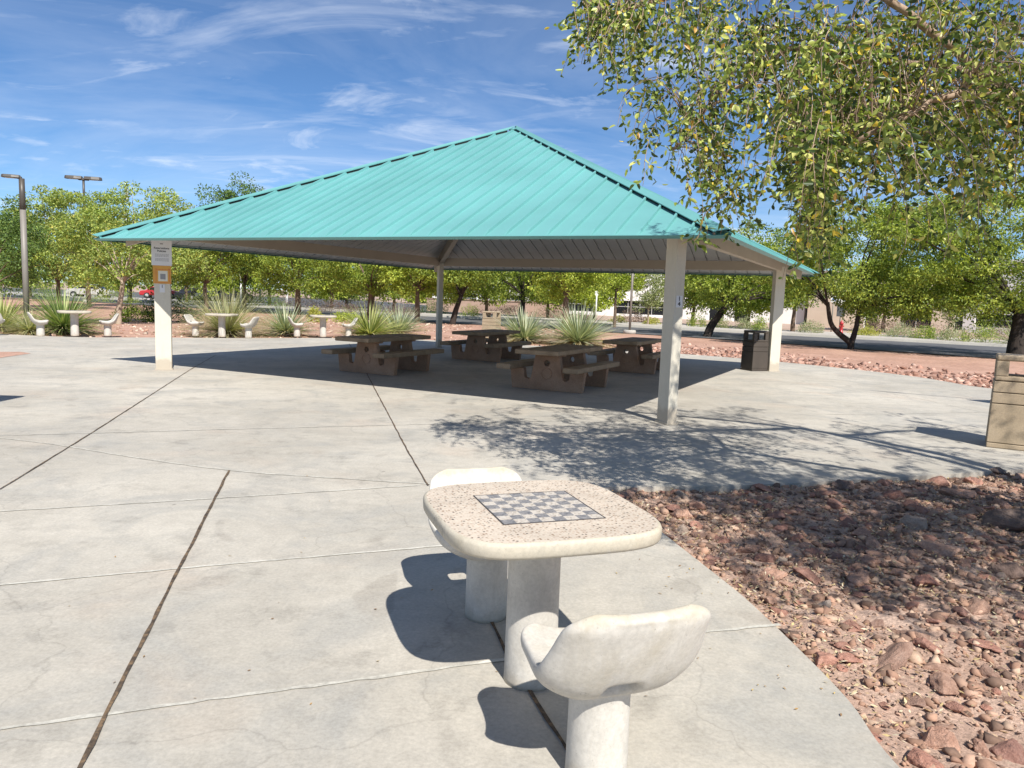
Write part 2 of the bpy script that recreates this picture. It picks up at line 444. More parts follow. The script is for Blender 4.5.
# ------------------------------------------------------------------ ground and paving
def smooth_poly(pts, n=6):
    """Catmull-Rom through open polyline"""
    P = [Vector(p).to_3d() for p in pts]; out = []
    for i in range(len(P) - 1):
        p0, p1, p2, p3 = P[max(i - 1, 0)], P[i], P[i + 1], P[min(i + 2, len(P) - 1)]
        for k in range(n):
            t = k / n
            out.append(.5 * ((2 * p1) + (p2 - p0) * t + (2 * p0 - 5 * p1 + 4 * p2 - p3) * t * t + (3 * p1 - p0 - 3 * p2 + p3) * t ** 3))
    out.append(P[-1]); return out

def sheet(name, pts, z, mat, thick=0.0, kind='structure'):
    bm = bmesh.new()
    vs_ = [bm.verts.new((p[0], p[1], z)) for p in pts]
    f = bm.faces.new(vs_)
    if f.normal.z < 0: f.normal_flip()
    f.normal_update()
    if f.normal.z < 0: bmesh.ops.reverse_faces(bm, faces=[f])
    if thick:
        r = bmesh.ops.extrude_face_region(bm, geom=[f])
        for v in [g for g in r['geom'] if isinstance(g, bmesh.types.BMVert)]: v.co.z -= thick
        bmesh.ops.recalc_face_normals(bm, faces=bm.faces)
    bmesh.ops.triangulate(bm, faces=bm.faces)
    me = bpy.data.meshes.new(name); bm.to_mesh(me); bm.free()
    me.materials.append(mat)
    o = link_mesh(name, me); tag(o, kind=kind); return o

def strip(pts, w, z):
    """ribbon along polyline; returns (verts, faces)"""
    P = [Vector((p[0], p[1], 0)) for p in pts]; vs_ = []; fs = []
    for i, p in enumerate(P):
        d = (P[min(i + 1, len(P) - 1)] - P[max(i - 1, 0)]).normalized(); n = Vector((-d.y, d.x, 0))
        ww = w[i] if hasattr(w, '__len__') else w
        for s_ in (-1, 1):
            q = p + n * s_ * ww / 2; vs_.append((q.x, q.y, z))
    for i in range(len(P) - 1): fs.append((2 * i, 2 * i + 2, 2 * i + 3, 2 * i + 1))
    return vs_, fs

sheet('ground', [(-700, -60), (700, -60), (700, 1400), (-700, 1400)], -.10, M['farsoil'])
# near edge of the road and its far edge
near_edge = [(60, -2), (36, 12.5), (26, 20.5), (17.4, 27.8), (13.4, 31.4), (8.0, 36.6), (-4, 44), (-20, 54), (-70, 83)]
far_edge = [(66, 12), (40, 28), (23.9, 37.6), (16.5, 42.0), (10.0, 45.7), (-4, 54), (-20, 63.5), (-70, 92)]
ne = smooth_poly(near_edge); fe = smooth_poly(far_edge)
# red gravel between plaza and road
sheet('red_soil', [(-60, -20), (-14, -6), (-14, 9.25), (40, 9.25)] + [(p.x, p.y) for p in ne[6:]] + [(-120, 83)], -.05, M['soil'])
sheet('road', [(p.x, p.y) for p in ne] + [(p.x, p.y) for p in reversed(fe)], -.02, M['asphalt'])
def kerb(name, line, w, z0, z1, mat):
    b = MB(); P = [Vector((p.x, p.y, 0)) for p in line]; n = len(P); V = []; F = []
    for i, p in enumerate(P):
        d = (P[min(i + 1, n - 1)] - P[max(i - 1, 0)]).normalized(); q = Vector((-d.y, d.x, 0))
        for a, z in ((-w / 2, z0), (-w / 2, z1), (w / 2, z1), (w / 2, z0)): V.append((p.x + q.x * a, p.y + q.y * a, z))
    for i in range(n - 1):
        for j in range(3): F.append((4 * i + j, 4 * i + 4 + j, 4 * i + 5 + j, 4 * i + 1 + j))
    b.add(V, F); return tag(b.build(name, mat), kind='structure')
kerb('road_kerb', fe, .5, -.05, .12, M['kerb'])
off = lambda line, d: [Vector((p.x + .45 * d, p.y + .89 * d, 0)) for p in line]
kerb('sidewalk', off(fe, 3.6), 1.6, -.05, .07, M['walk'])
kerb('driveway', off(fe, 9.0), 2.0, -.09, .0, M['walk'])
# parking lot on the left, beyond the road
sheet('parking_lot', [(-3, 58.5), (-70, 96.5), (-120, 150), (-30, 150), (3, 75)], -.03, M['asphalt'])

# plaza outline
bed_curve = [at(605, 487), at(634, 509), at(663, 533), at(700, 562), at(745, 598), at(800, 650), at(850, 702), at(900, 768)]
bed_curve = [(p.x, p.y) for p in bed_curve] + [(1.52, 1.7), (1.5, .8), (1.3, -.5), (1.0, -3)]
bedc = smooth_poly(bed_curve)
top_edge = [(11.5, 10.0), (8.2, 8.75)] + [(p.x, p.y) for p in (at(1024, 469), at(900, 477), at(760, 484.5), at(680, 486.5), at(605, 487))]
tope = smooth_poly(top_edge, 5)
far_px = [(-60, 331), (0, 334), (75, 337), (150, 337.5), (230, 338), (322, 338), (400, 339), (470, 342), (540, 346), (610, 349.5), (676, 353.5), (760, 360), (860, 370), (925, 378), (987, 388)]
fare = smooth_poly([(p.x, p.y) for p in (at(*q) for q in far_px)] + [(11.8, 15.2), (14.5, 13.0)], 5)
plaza_pts = [(p.x, p.y) for p in tope] + [(p.x, p.y) for p in bedc[1:]] + [(-14, -3), (-22, 8), (-23, 16)] + [(p.x, p.y) for p in fare] + [(14.5, 10.5)]
sheet('plaza', plaza_pts, 0, M['plaza'], .14)

# joints of the plaza: dark open joints and pale tooled lines
def px_line(*q): return [(p.x, p.y) for p in (at(*a) for a in q)]
def wobble(line, amt, seed, step=.12):
    r = random.Random(seed); P = [Vector((p[0], p[1], 0)) for p in line]; out = []
    for i in range(len(P) - 1):
        d = P[i + 1] - P[i]; n = max(1, int(d.length / step)); q = Vector((-d.y, d.x, 0)).normalized()
        for k in range(n): out.append(P[i] + d * k / n + q * r.uniform(-amt, amt))
    out.append(P[-1]); return out
jm = MB()
open_joints = [
    (px_line((0, 490), (90, 434.5), (190, 370)) + [(-6.9, 17.5)], .013),
    (px_line((428, 486), (408, 452), (378, 395)) + [(-3.56, 17.5), (-5.0, 23)], .013),
    (px_line((229, 471), (180, 568), (110, 708), (80, 768)) + [(-1.1, 1.5)], .018),
    (px_line((481, 600)) + [(.02, 3.2), (.30, 2.3), (.6, 1.2)], .016)]
rj = random.Random(4)
for i, (ln, w) in enumerate(open_joints):
    L = wobble(ln, .003, i); jm.add(*strip(L, [w * rj.uniform(.7, 1.25) for _ in L], .008))
tag(jm.build('plaza_joint', M['joint']), kind='structure')
sm = MB()
for i, (ln, w) in enumerate([
    (px_line((0, 729.5), (210, 700), (420, 672), (560, 652), (710, 632), (780, 625)), .021),
    (px_line((-40, 589), (210, 566), (420, 548), (620, 530)), .020),
    (px_line((-40, 514), (210, 499), (420, 485.5)), .021),
    (px_line((-40, 437), (210, 430), (420, 424.5), (560, 421)), .02),
    (smooth_poly(px_line((-40, 434), (50, 444), (130, 457), (229, 470.5), (330, 478), (428, 484), (520, 487), (605, 487)), 4), .021),
    (px_line((560, 640), (592, 600), (640, 562)), .0),
    (px_line((880, 391), (930, 401), (1000, 416)), .012),
    (px_line((790, 415), (900, 414), (1000, 412)), .014)]):
    if w: 
        L = wobble(ln, *(.0035, 40 + i, .06)); sm.add(*strip(L, [w * rj.uniform(.65, 1.35) for _ in L], .004))
tag(sm.build('tooled_joint', M['seam']), kind='structure')
sheet('soil_patch', px_line((-30, 353), (0, 352), (20, 352), (31, 353.5), (0, 358), (-30, 361)), .005, M['soil'])

# ------------------------------------------------------------------ rock bed in the foreground
def inside_bed(x, y):
    # right of the bed curve, below the upper edge
    cx = None
    for i in range(len(bedc) - 1):
        a, b = bedc[i], bedc[i + 1]
        if (a.y - y) * (b.y - y) <= 0 and abs(a.y - b.y) > 1e-9:
            t = (y - a.y) / (b.y - a.y); cx = a.x + t * (b.x - a.x)
    if cx is None:
        if y < 2: return False
        cx = bedc[0].x
    ty = None
    for i in range(len(tope) - 1):
        a, b = tope[i], tope[i + 1]
        if (a.x - x) * (b.x - x) <= 0 and abs(a.x - b.x) > 1e-9:
            t = (x - a.x) / (b.x - a.x); ty = a.y + t * (b.y - a.y)
    if ty is None: return False
    return x > cx + .02 and y < ty - .02

def bed_z(x, y):
    return -.042 + .034 * (pnoise(Vector((x * 1.6, y * 1.6, 0))) + .6 * pnoise(Vector((x * 5, y * 5, 3)))) + .012 * pnoise(Vector((x * 16, y * 16, 7)))
b = MB(); nx, ny = 190, 170; x0, x1, y0, y1 = .6, 10.5, -1.5, 9.2
V = []; F = []
for j in range(ny + 1):
    for i in range(nx + 1):
        x = x0 + (x1 - x0) * i / nx; y = y0 + (y1 - y0) * j / ny
        V.append((x, y, min(-.012, bed_z(x, y))))
for j in range(ny):
    for i in range(nx):
        a = j * (nx + 1) + i; F.append((a, a + 1, a + nx + 2, a + nx + 1))
b.add(V, F, 0, True); tag(b.build('rock_bed_soil', M['bedsoil']), kind='structure')

def rock_mesh(seed, detail=2, flat=.62):
    """angular stone: hull of a few random corners, then roughened"""
    r = random.Random(seed); bm = bmesh.new()
    o = Vector((r.uniform(-50, 50), r.uniform(-50, 50), r.uniform(-50, 50)))
    sx, sy, sz = r.uniform(.85, 1.25), r.uniform(.65, 1.0), flat * r.uniform(.7, 1.25)
    for _ in range(15 if detail else 11):
        p = Vector((r.gauss(0, 1), r.gauss(0, 1), r.gauss(0, 1))).normalized() * r.uniform(.8, 1.08)
        bm.verts.new((p.x * sx, p.y * sy, p.z * sz))
    g = bmesh.ops.convex_hull(bm, input=bm.verts)
    junk = [v for v in bm.verts if not v.link_faces]
    bmesh.ops.delete(bm, geom=junk, context='VERTS')
    if detail:
        bmesh.ops.bevel(bm, geom=bm.edges[:], offset=.05, segments=1, affect='EDGES', clamp_overlap=True)
        bmesh.ops.triangulate(bm, faces=bm.faces)
        for _ in range(detail):
            bmesh.ops.subdivide_edges(bm, edges=bm.edges[:], cuts=1, use_grid_fill=True)
        bm.normal_update()
        for v in bm.verts:
            v.co += v.normal * (.09 * pnoise(v.co * 2.0 + o) + .05 * pnoise(v.co * 5 + o) + .028 * pnoise(v.co * 12 + o))
    bmesh.ops.triangulate(bm, faces=bm.faces); bmesh.ops.recalc_face_normals(bm, faces=bm.faces)
    me = bpy.data.meshes.new('rock'); bm.to_mesh(me); bm.free(); return me

def rock_mat(name, a, c, d):
    m, nt, b = new_mat(name); v = coords(nt)
    oi = N(nt, 'ShaderNodeObjectInfo')
    cc = ramp(nt, tex_noise(nt, v, 2.1, 9, .68, .4), [(.28, a), (.52, c), (.75, d)])
    vary = ramp(nt, oi.outputs['Random'], [(0, (.72, .70, .72)), (.35, (.95, .92, .90)), (.7, (1.12, 1.0, .95)), (1, (1.3, 1.25, 1.2))])
    cc = mixc(nt, 1, cc, vary, 'MULTIPLY')
    sp = ramp(nt, tex_noise(nt, v, 14, 6, .75), [(.3, .6), (.6, 1.08)])
    cc = mixc(nt, .8, cc, sp, 'MULTIPLY')
    nt.links.new(cc, b.inputs['Base Color']); b.inputs['Roughness'].default_value = .9
    add_bump(nt, b, tex_noise(nt, v, 9, 8, .7), .6, .06); return m
RM = [rock_mat('rock_red', (.25, .13, .095), (.42, .23, .175), (.53, .33, .26)),
      rock_mat('rock_rose', (.30, .175, .125), (.46, .295, .22), (.57, .40, .31)),
      rock_mat('rock_grey', (.11, .08, .066), (.19, .14, .118), (.28, .22, .185)),
      rock_mat('rock_pale', (.32, .25, .20), (.44, .36, .29), (.54, .46, .39))]
rock_variants = {}
for mi, m in enumerate(RM):
    rock_variants[mi] = []
    for q in range(6):
        me = rock_mesh(100 * mi + q, 2); me.materials.append(m); rock_variants[mi].append(me)

special = [  # px, py, width px, material, squash, label
    (1006, 520, 60, 2, .8, 'large dark grey boulder at the right edge of the rock bed'),
    (927, 755, 42, 0, .8, 'brown red rock lying alone near the concrete edge, lowest in the bed'),
    (1008, 566, 46, 2, .6, 'flat tilted grey purple slab of rock at the right of the bed'),
    (985, 582, 26, 2, .9, 'dark grey round stone in front of the tilted slab'),
    (843, 484, 30, 2, .8, 'dark rock sitting on the upper concrete edge of the bed'),
    (936, 478, 26, 0, .8, 'dark red rock on the upper edge of the bed near the litter bin'),
    (998, 470, 26, 2, .8, 'dark rock on the upper edge of the bed in front of the litter bin'),
    (915, 521, 36, 3, .7, 'bleached whitish rock in the middle of the dappled shade'),
    (940, 548, 42, 1, .7, 'long pinkish grey rock below the bleached whitish rock'),
    (806, 571, 34, 0, .7, 'red brick coloured rock in the sunny part of the bed'),
    (735, 563, 40, 1, .6, 'rose grey rock beside the curved concrete edge'),
    (698, 503, 28, 1, .8, 'pinkish rock in the shade behind the chess table top'),
    (928, 578, 34, 0, .8, 'dark maroon rock at the lower end of the tree shade'),
    (985, 640, 34, 0, .7, 'reddish rock near the right side in full sun'),
    (895, 655, 50, 1, .5, 'wide flat mauve rock near the curved concrete edge'),
    (1012, 740, 48, 0, .6, 'reddish rock in the bottom right corner of the bed'),
    (912, 628, 36, 1, .7, 'two toned rose rock pair piece in the sunny gravel'),
    (960, 490, 40, 1, .6, 'tan rose rock below the upper edge in partial shade'),
]
rr = random.Random(11)
placed = []
def put_rock(p, size, mi, sq, label, group):
    me = rr.choice(rock_variants[mi]); o = link_mesh('rock', me)
    o.scale = (size, size * rr.uniform(.85, 1.1), size * sq)
    o.rotation_euler = (rr.uniform(-.35, .35), rr.uniform(-.35, .35), rr.uniform(0, 6.28))
    o.location = (p[0], p[1], bed_z(p[0], p[1]) + size * sq * rr.uniform(-.05, .22))
    tag(o, label, 'rock', group); placed.append((p[0], p[1], size)); return o
for px_, py_, w, mi, sq, lab in special:
    g = at(px_, py_); d = g.y * _cp + (EYE) * _sp
    put_rock(g, w / FOC * d / 2 * 1.05, mi, sq, lab, 'rocks in the near bed')
cnt = 0; tries = 0
while cnt < 281 and tries < 20000:
    tries += 1
    x = rr.uniform(.9, 5.6); y = rr.uniform(1.9, 7.6)
    if abs(x) > (y + .25) * .72 or not inside_bed(x, y): continue
    size = rr.choice([.035, .04, .045, .05, .055, .06, .065, .075, .085, .1]) * (1.15 if y > 4.4 else .95)
    if any((x - a) ** 2 + (y - c) ** 2 < (.75 * (size + s2)) ** 2 for a, c, s2 in placed): continue
    put_rock((x, y), size, rr.choices([0, 1, 2, 3], [.50, .42, .05, .03])[0], rr.uniform(.5, .9),
             'small angular red brown rock scattered in the gravel of the near bed', 'rocks in the near bed'); cnt += 1

def pigment_mesh(name, V, F, C, mat, smooth=False):
    me = bpy.data.meshes.new(name)
    V = np.asarray(V, np.float32); F = np.asarray(F, np.int32); k = F.shape[1]
    me.vertices.add(len(V)); me.vertices.foreach_set('co', V.ravel())
    me.loops.add(F.size); me.loops.foreach_set('vertex_index', F.ravel())
    me.polygons.add(len(F)); me.polygons.foreach_set('loop_start', np.arange(0, F.size, k, dtype=np.int32))
    me.update(calc_edges=True); me.validate()
    at_ = me.attributes.new('pigment', 'FLOAT_COLOR', 'POINT')
    cc = np.ones((len(V), 4), np.float32); cc[:, :3] = C; at_.data.foreach_set('color', cc.ravel())
    me.materials.append(mat)
    if smooth: me.polygons.foreach_set('use_smooth', [True] * len(F))
    return me

# gravel and chips between the rocks: one mass
def scatter_chips(name, area_fn, zfn, n, rng, sizes, cols, seed, mat, kind='stuff'):
    r = np.random.default_rng(seed)
    base = np.array([(1, 0, 0), (-1, 0, 0), (0, 1, 0), (0, -1, 0), (0, 0, 1), (0, 0, -1)], np.float32)
    fc = np.array([(0, 2, 4), (2, 1, 4), (1, 3, 4), (3, 0, 4), (2, 0, 5), (1, 2, 5), (3, 1, 5), (0, 3, 5)])
    Vs = []; Fs = []; Cs = []; k = 0
    while k < n:
        x = r.uniform(rng[0], rng[1]); y = r.uniform(rng[2], rng[3])
        if not area_fn(x, y): continue
        s_ = r.uniform(*sizes) ; s_ = s_ if r.random() > .12 else s_ * 1.9
        J = base * (1 + r.uniform(-.4, .4, (6, 3))) + r.uniform(-.25, .25, (6, 3))
        J *= s_ * np.array([1, .8, .6]); a = r.uniform(0, 6.28); c, q = math.cos(a), math.sin(a)
        X = J[:, 0] * c - J[:, 1] * q; Y = J[:, 0] * q + J[:, 1] * c
        Vs.append(np.stack([X + x, Y + y, J[:, 2] + zfn(x, y) + s_ * .25], 1)); Fs.append(fc + 6 * k)
        col = np.array(cols[r.integers(len(cols))]) * r.uniform(.75, 1.25); Cs.append(np.repeat(col[None], 6, 0)); k += 1
    me = pigment_mesh(name, np.concatenate(Vs), np.concatenate(Fs), np.concatenate(Cs), mat)
    o = link_mesh(name, me); return o
def pig_stone():
    m, nt, b = new_mat('stone_chip'); a = N(nt, 'ShaderNodeAttribute', attribute_name='pigment')
    g = ramp(nt, tex_noise(nt, coords(nt), 60, 5, .7), [(.3, .75), (.7, 1.1)])
    nt.links.new(mixc(nt, 1, a.outputs['Color'], g, 'MULTIPLY'), b.inputs['Base Color']); b.inputs['Roughness'].default_value = .92
    return m
M['chip'] = pig_stone()
redcols = [(.40, .24, .165), (.47, .30, .215), (.33, .195, .135), (.49, .345, .25), (.20, .125, .09)]
view_bed = lambda x, y: abs(x) < (y + .4) * .74 and inside_bed(x, y)
tag(scatter_chips('gravel', view_bed, bed_z, 6000, (.9, 6.2, 1.7, 7.9), (.005, .016), redcols, 5, M['chip']),
    'red brown gravel and stone chips covering the near bed between its rocks', 'gravel', kind='stuff')

def scatter_stones(name, area_fn, zfn, n, rng, sizes, cols, seed, mat):
    r = np.random.default_rng(seed); protos = []
    for q in range(24):
        me = rock_mesh(900 + q, 0); vv = np.array([v.co[:] for v in me.vertices]); ff = np.array([p.vertices[:] for p in me.polygons]); protos.append((vv, ff)); bpy.data.meshes.remove(me)
    Vs = []; Fs = []; Cs = []; k = 0; off_ = 0
    while k < n:
        x = r.uniform(rng[0], rng[1]); y = r.uniform(rng[2], rng[3])
        if not area_fn(x, y): continue
        vv, ff = protos[r.integers(24)]; s_ = r.uniform(0, 1) ** 1.8 * (sizes[1] - sizes[0]) + sizes[0]; a = r.uniform(0, 6.28); c, q = math.cos(a), math.sin(a)
        J = vv * s_; J[:, 2] += r.uniform(-.4, .4) * J[:, 0]
        Vs.append(np.stack([J[:, 0] * c - J[:, 1] * q + x, J[:, 0] * q + J[:, 1] * c + y, J[:, 2] + zfn(x, y) + s_ * r.uniform(.0, .25)], 1)); Fs.append(ff + off_); off_ += len(vv)
        col = np.array(cols[r.integers(len(cols))]) * r.uniform(.75, 1.2); Cs.append(np.repeat(col[None], len(vv), 0)); k += 1
    return link_mesh(name, pigment_mesh(name, np.concatenate(Vs), np.concatenate(Fs), np.concatenate(Cs), mat))
tag(scatter_stones('small_stones', view_bed, bed_z, 2300, (.9, 6.2, 1.7, 7.9), (.014, .055), redcols, 55, M['chip']),
    'loose small reddish stones lying between the larger rocks of the near bed', 'stones', kind='stuff')
# dry leaf litter: small curled flakes, one mass
def litter(n, seed):
    r = np.random.default_rng(seed); V = []; F = []; C = []; k = 0
    pal = [(.50, .38, .18), (.58, .47, .28), (.42, .29, .15), (.30, .19, .10), (.62, .53, .37), (.24, .16, .11), (.48, .34, .22)]
    while k < n:
        x = r.uniform(.85, 6.2); y = r.uniform(1.7, 7.9)
        if not view_bed(x, y): continue
        if pnoise(Vector((x * 1.7, y * 1.7, 9))) + r.uniform(-.5, .5) < -.05: continue
        L = r.uniform(.007, .019); W = L * r.uniform(.2, .45); a = r.uniform(0, 6.28); t = r.uniform(-.5, .5)
        u = np.array([math.cos(a), math.sin(a), t]); w = np.array([-math.sin(a), math.cos(a), r.uniform(-.5, .5)])
        p = np.array([x, y, bed_z(x, y) + r.uniform(.006, .03)])
        V += [p - u * L, p + w * W, p + u * L, p - w * W]; F.append((4 * k, 4 * k + 1, 4 * k + 2, 4 * k + 3))
        c = np.array(pal[r.integers(len(pal))]) * r.uniform(.8, 1.2); C += [c] * 4; k += 1
    return pigment_mesh('leaf_litter', V, F, np.array(C), M['chip'])
o = link_mesh('leaf_litter', litter(9000, 8))
tag(o, 'straw coloured dry leaf litter strewn over the near rock bed', 'leaf litter', kind='stuff')
# a few dry leaves blown on the paving
r = np.random.default_rng(21); V = []; F = []; C = []; kk = 0
for _ in range(90):
    if r.random() < .6:
        t = r.uniform(0, 1); i = int(t * (len(bedc) * .55)); p = bedc[i]; x = p.x - abs(r.normal(0, .3)); y = p.y + r.normal(0, .15)
    else: x = r.uniform(-2.5, 1.2); y = r.uniform(2.4, 7)
    if inside_bed(x, y): continue
    L = r.uniform(.006, .013); a = r.uniform(0, 6.28)
    u = np.array([math.cos(a), math.sin(a), .15]); w = np.array([-math.sin(a), math.cos(a), .2]); q = np.array([x, y, .006])
    V += [q - u * L, q + w * L * .4, q + u * L, q - w * L * .4]; F.append((4 * kk, 4 * kk + 1, 4 * kk + 2, 4 * kk + 3)); kk += 1
    C += [np.array([(.40, .24, .08), (.25, .15, .07), (.5, .36, .12)][r.integers(3)])] * 4
o = link_mesh('fallen_leaves', pigment_mesh('fallen_leaves', V, F, np.array(C), M['chip']))
tag(o, 'scattered tiny dry leaves blown onto the concrete paving', 'leaf litter', kind='stuff')

# rocks in the gravel strip beyond the plaza on the right
def strip_area(x, y):
    # beyond plaza far edge (right half)
    for i in range(len(fare) - 1):
        a, b = fare[i], fare[i + 1]
        if (a.x - x) * (b.x - x) <= 0 and abs(a.x - b.x) > 1e-6:
            t = (x - a.x) / (b.x - a.x); yy = a.y + t * (b.y - a.y)
            d = y - yy
            return .1 < d < 9 and rr.random() < math.exp(-d / (1.6 + 1.6 * (pnoise(Vector((x * .5, y * .5, 2))) + .4)))
    return False
tag(scatter_stones('gravel', strip_area, lambda x, y: -.05, 3000, (3.5, 14.5, 12, 34), (.02, .13), [(.40, .22, .16), (.5, .30, .23), (.32, .17, .12), (.56, .38, .3), (.22, .12, .09)], 6, M['chip']),
    'red landscaping rocks in the gravel strip between the plaza and the road', 'gravel', kind='stuff')
def left_area(x, y):
    for i in range(len(fare) - 1):
        a, b = fare[i], fare[i + 1]
        if (a.x - x) * (b.x - x) <= 0 and abs(a.x - b.x) > 1e-6:
            t = (x - a.x) / (b.x - a.x); return y > a.y + t * (b.y - a.y) + .1
    return False
tag(scatter_stones('gravel', left_area, lambda x, y: -.05, 2200, (-16, 3.5, 21, 42), (.025, .11), [(.40, .24, .17), (.48, .33, .25), (.34, .2, .14), (.58, .46, .36)], 7, M['chip']),
    'pinkish gravel stones in the planting bed behind the far chess tables', 'gravel', kind='stuff')

# ------------------------------------------------------------------ picnic shelter
YAW = -.4641; SIDE = 11.213; INS = .788
CEN = Vector((-.0997, 16.33, 0)); ZE = 2.333; RISE = 2.69
shelter = empty('picnic_shelter', CEN, YAW)      # local +x runs along the front eave to the right, +y away from the viewer
tag(shelter, 'open square picnic shelter with a teal metal hip roof on four cream posts', 'picnic shelter')
H = SIDE / 2; ZD = ZE + .032
slope = math.atan2(RISE, H); nrm = Vector((0, -math.sin(slope), math.cos(slope)))
def rot4(k): return Matrix.Rotation(k * PI / 2, 4, 'Z')
def roof_face(b, k, lift, mi, inset=0.0):
    """ribbed sheet on the face whose eave is at local y=-H, turned k quarter turns"""
    R = rot4(k); step = SIDE / 37
    us = [(-H, 0.0)]
    for j in range(37):
        c = -H + (j + .5) * step
        for du, h in ((-.017, 0), (-.014, .038), (.014, .038), (.017, 0)): us.append((c + du, h))
    us.append((H, 0.0))
    for (ua, ha), (ub, hb) in zip(us[:-1], us[1:]):
        q = []
        def P(u, v, h):   # v = plan distance from eave
            return R @ (Vector((u, -H + v, ZD + v / H * RISE)) + nrm * (h + lift))
        va, vb = H - abs(ua), H - abs(ub)
        va = max(0, va - inset); vb = max(0, vb - inset)
        q = [P(ua, 0, ha), P(ub, 0, hb), P(ub, vb, hb), P(ua, va, ha)]
        if (ha > 0 or hb > 0) and min(va, vb) > .3:
            b.add([P(ua, 0, 0), P(ub, 0, 0), P(ub, .14, hb), P(ua, .14, ha)], [(0, 1, 2, 3)], mi)
            q[0] = P(ua, .14, ha); q[1] = P(ub, .14, hb)
        b.add(q, [(0, 1, 2, 3)] if va > 1e-4 and vb > 1e-4 else ([(0, 1, 2)] if vb > 1e-4 else [(0, 1, 3)]), mi)
for k in range(4):
    b = MB(); roof_face(b, k, .012, 0, .0); roof_face(b, k, 0, 1)
    o = bpy.data.objects
    me = bpy.data.meshes.new('roof_panel'); me.from_pydata(b.v, [], b.f); me.materials.append(M['teal']); me.materials.append(M['soffit'])
    me.polygons.foreach_set('material_index', b.mi); me.update()
    link_mesh('roof_panel', me, shelter)
    R = rot4(k)
    b = MB(); w0, w1 = H + .022, H - .030
    b.add([(-w0, -w0, ZD + .006), (w0, -w0, ZD + .006), (w1, -w1, ZE + .004), (-w1, -w1, ZE + .004)], [(0, 1, 2, 3)])
    b.add([(-w0, -w0, ZD + .006), (w0, -w0, ZD + .006), (w1, -w1 + .03, ZD + .022), (-w1, -w1 + .03, ZD + .022)], [(3, 2, 1, 0)])
    f = b.build('fascia', M['teal_cap'], shelter); f.data.transform(R)
    # soffit trim seen from inside
    # hip cap from corner (-H,-H) to apex, with dark closure foam below its edges
    A = Vector((-H - .03, -H - .03, ZD)); T = Vector((0, 0, ZD + RISE + .01)); d = (T - A)
    sideL = Vector((1, 0, 0)); sideR = Vector((0, 1, 0)); wv = .17
    nf = nrm; nl = Vector((-math.sin(slope), 0, math.cos(slope)))
    b = MB(); cp = MB(); lift = .052
    a0 = A + Vector((0, 0, .075)); t0 = T + Vector((0, 0, .085))
    # front-side wing lies on face with eave y=-H ; other wing on face with eave x=-H
    for sd, nn in ((sideL, nf), (sideR, nl)):
        e0 = A + sd * wv * 1.3 + nn * lift; e1 = T - d.normalized() * .12 + sd * 0 + nn * lift
        # edge parallel to hip at distance wv inside the face
        e1 = T - d * (wv / H) * 1.0 + sd * wv * .9 + nn * lift
        off_ = sd * wv
        p0 = A + off_ + nn * lift; p1 = A + d * .975 + off_ * .35 + nn * lift
        b.add([a0, t0, p1, p0], [(0, 1, 2, 3)])
        b.add([p0, p1, p1 - nn * .012, p0 - nn * .012], [(0, 1, 2, 3)])
        q0 = A + d * .012 + sd * (wv - .03) + nn * .002; q1 = A + d * .97 + sd * (wv - .03) * .4 + nn * .002
        cp.add([q0, q1, q1 + nn * .047, q0 + nn * .047], [(0, 1, 2, 3)])
    h = b.build('hip_cap', M['teal_cap'], shelter); h.data.transform(R)
    c2 = cp.build('closure_strip', M['closure'], h); c2.data.transform(R)
b = MB(); b.lathe([(.16, 0), (.14, .03), (.02, .06)], 4, caps=False); b.box((0, 0, .01), (.26, .26, .02))
b.build('apex_cap', M['teal_cap'], shelter, (0, 0, ZD + RISE - .01), 0)
C0 = H - INS
for k in range(4):
    # columns long side along the hip diagonal
    R = rot4(k); c = R @ Vector((C0, -C0, 0))
    ang = -PI / 4 + k * PI / 2
    b = MB(); b.box((0, 0, 1.27), (.28, .135, 2.54)); 
    o = b.build('column', M['column'], shelter, (c.x, c.y, 0), ang, bevel=.008)
    b = MB(); b.box((0, 0, .012), (.31, .165, .02)); b.build('base_plate', M['column'], o)
    # hip beam under the roof, from outside the column up to the apex
    zc = ZD + INS / H * RISE
    p0 = Vector((C0 + .25, 0, 0)); L = (H - .1)
    b = MB(); tz = RISE / H
    def hz(r): return ZD + (H - r) / H * RISE - .03
    r0, r1 = C0 + .42, .12; w = .065; dep = .25
    vs_ = []
    for r_ in (r0, r1):
        for s_ in (-w, w):
            for zz in (-dep, 0): vs_.append(Vector((r_ * 1.41421, s_, hz(r_) + zz)))
    b.add(vs_, [(0, 1, 3, 2), (4, 6, 7, 5), (0, 4, 5, 1), (2, 3, 7, 6), (0, 2, 6, 4), (1, 5, 7, 3)])
    b.build('hip_beam', M['beam'], shelter, (0, 0, 0), ang)
    # eave beam on the column line
    b = MB(); b.box((0, -C0, 2.545), (2 * C0 - .12, .11, .225)); e = b.build('eave_beam', M['beam'], shelter, bevel=.006); e.data.transform(R)
shelter_M = Matrix.Translation(CEN) @ Matrix.Rotation(YAW, 4, 'Z')

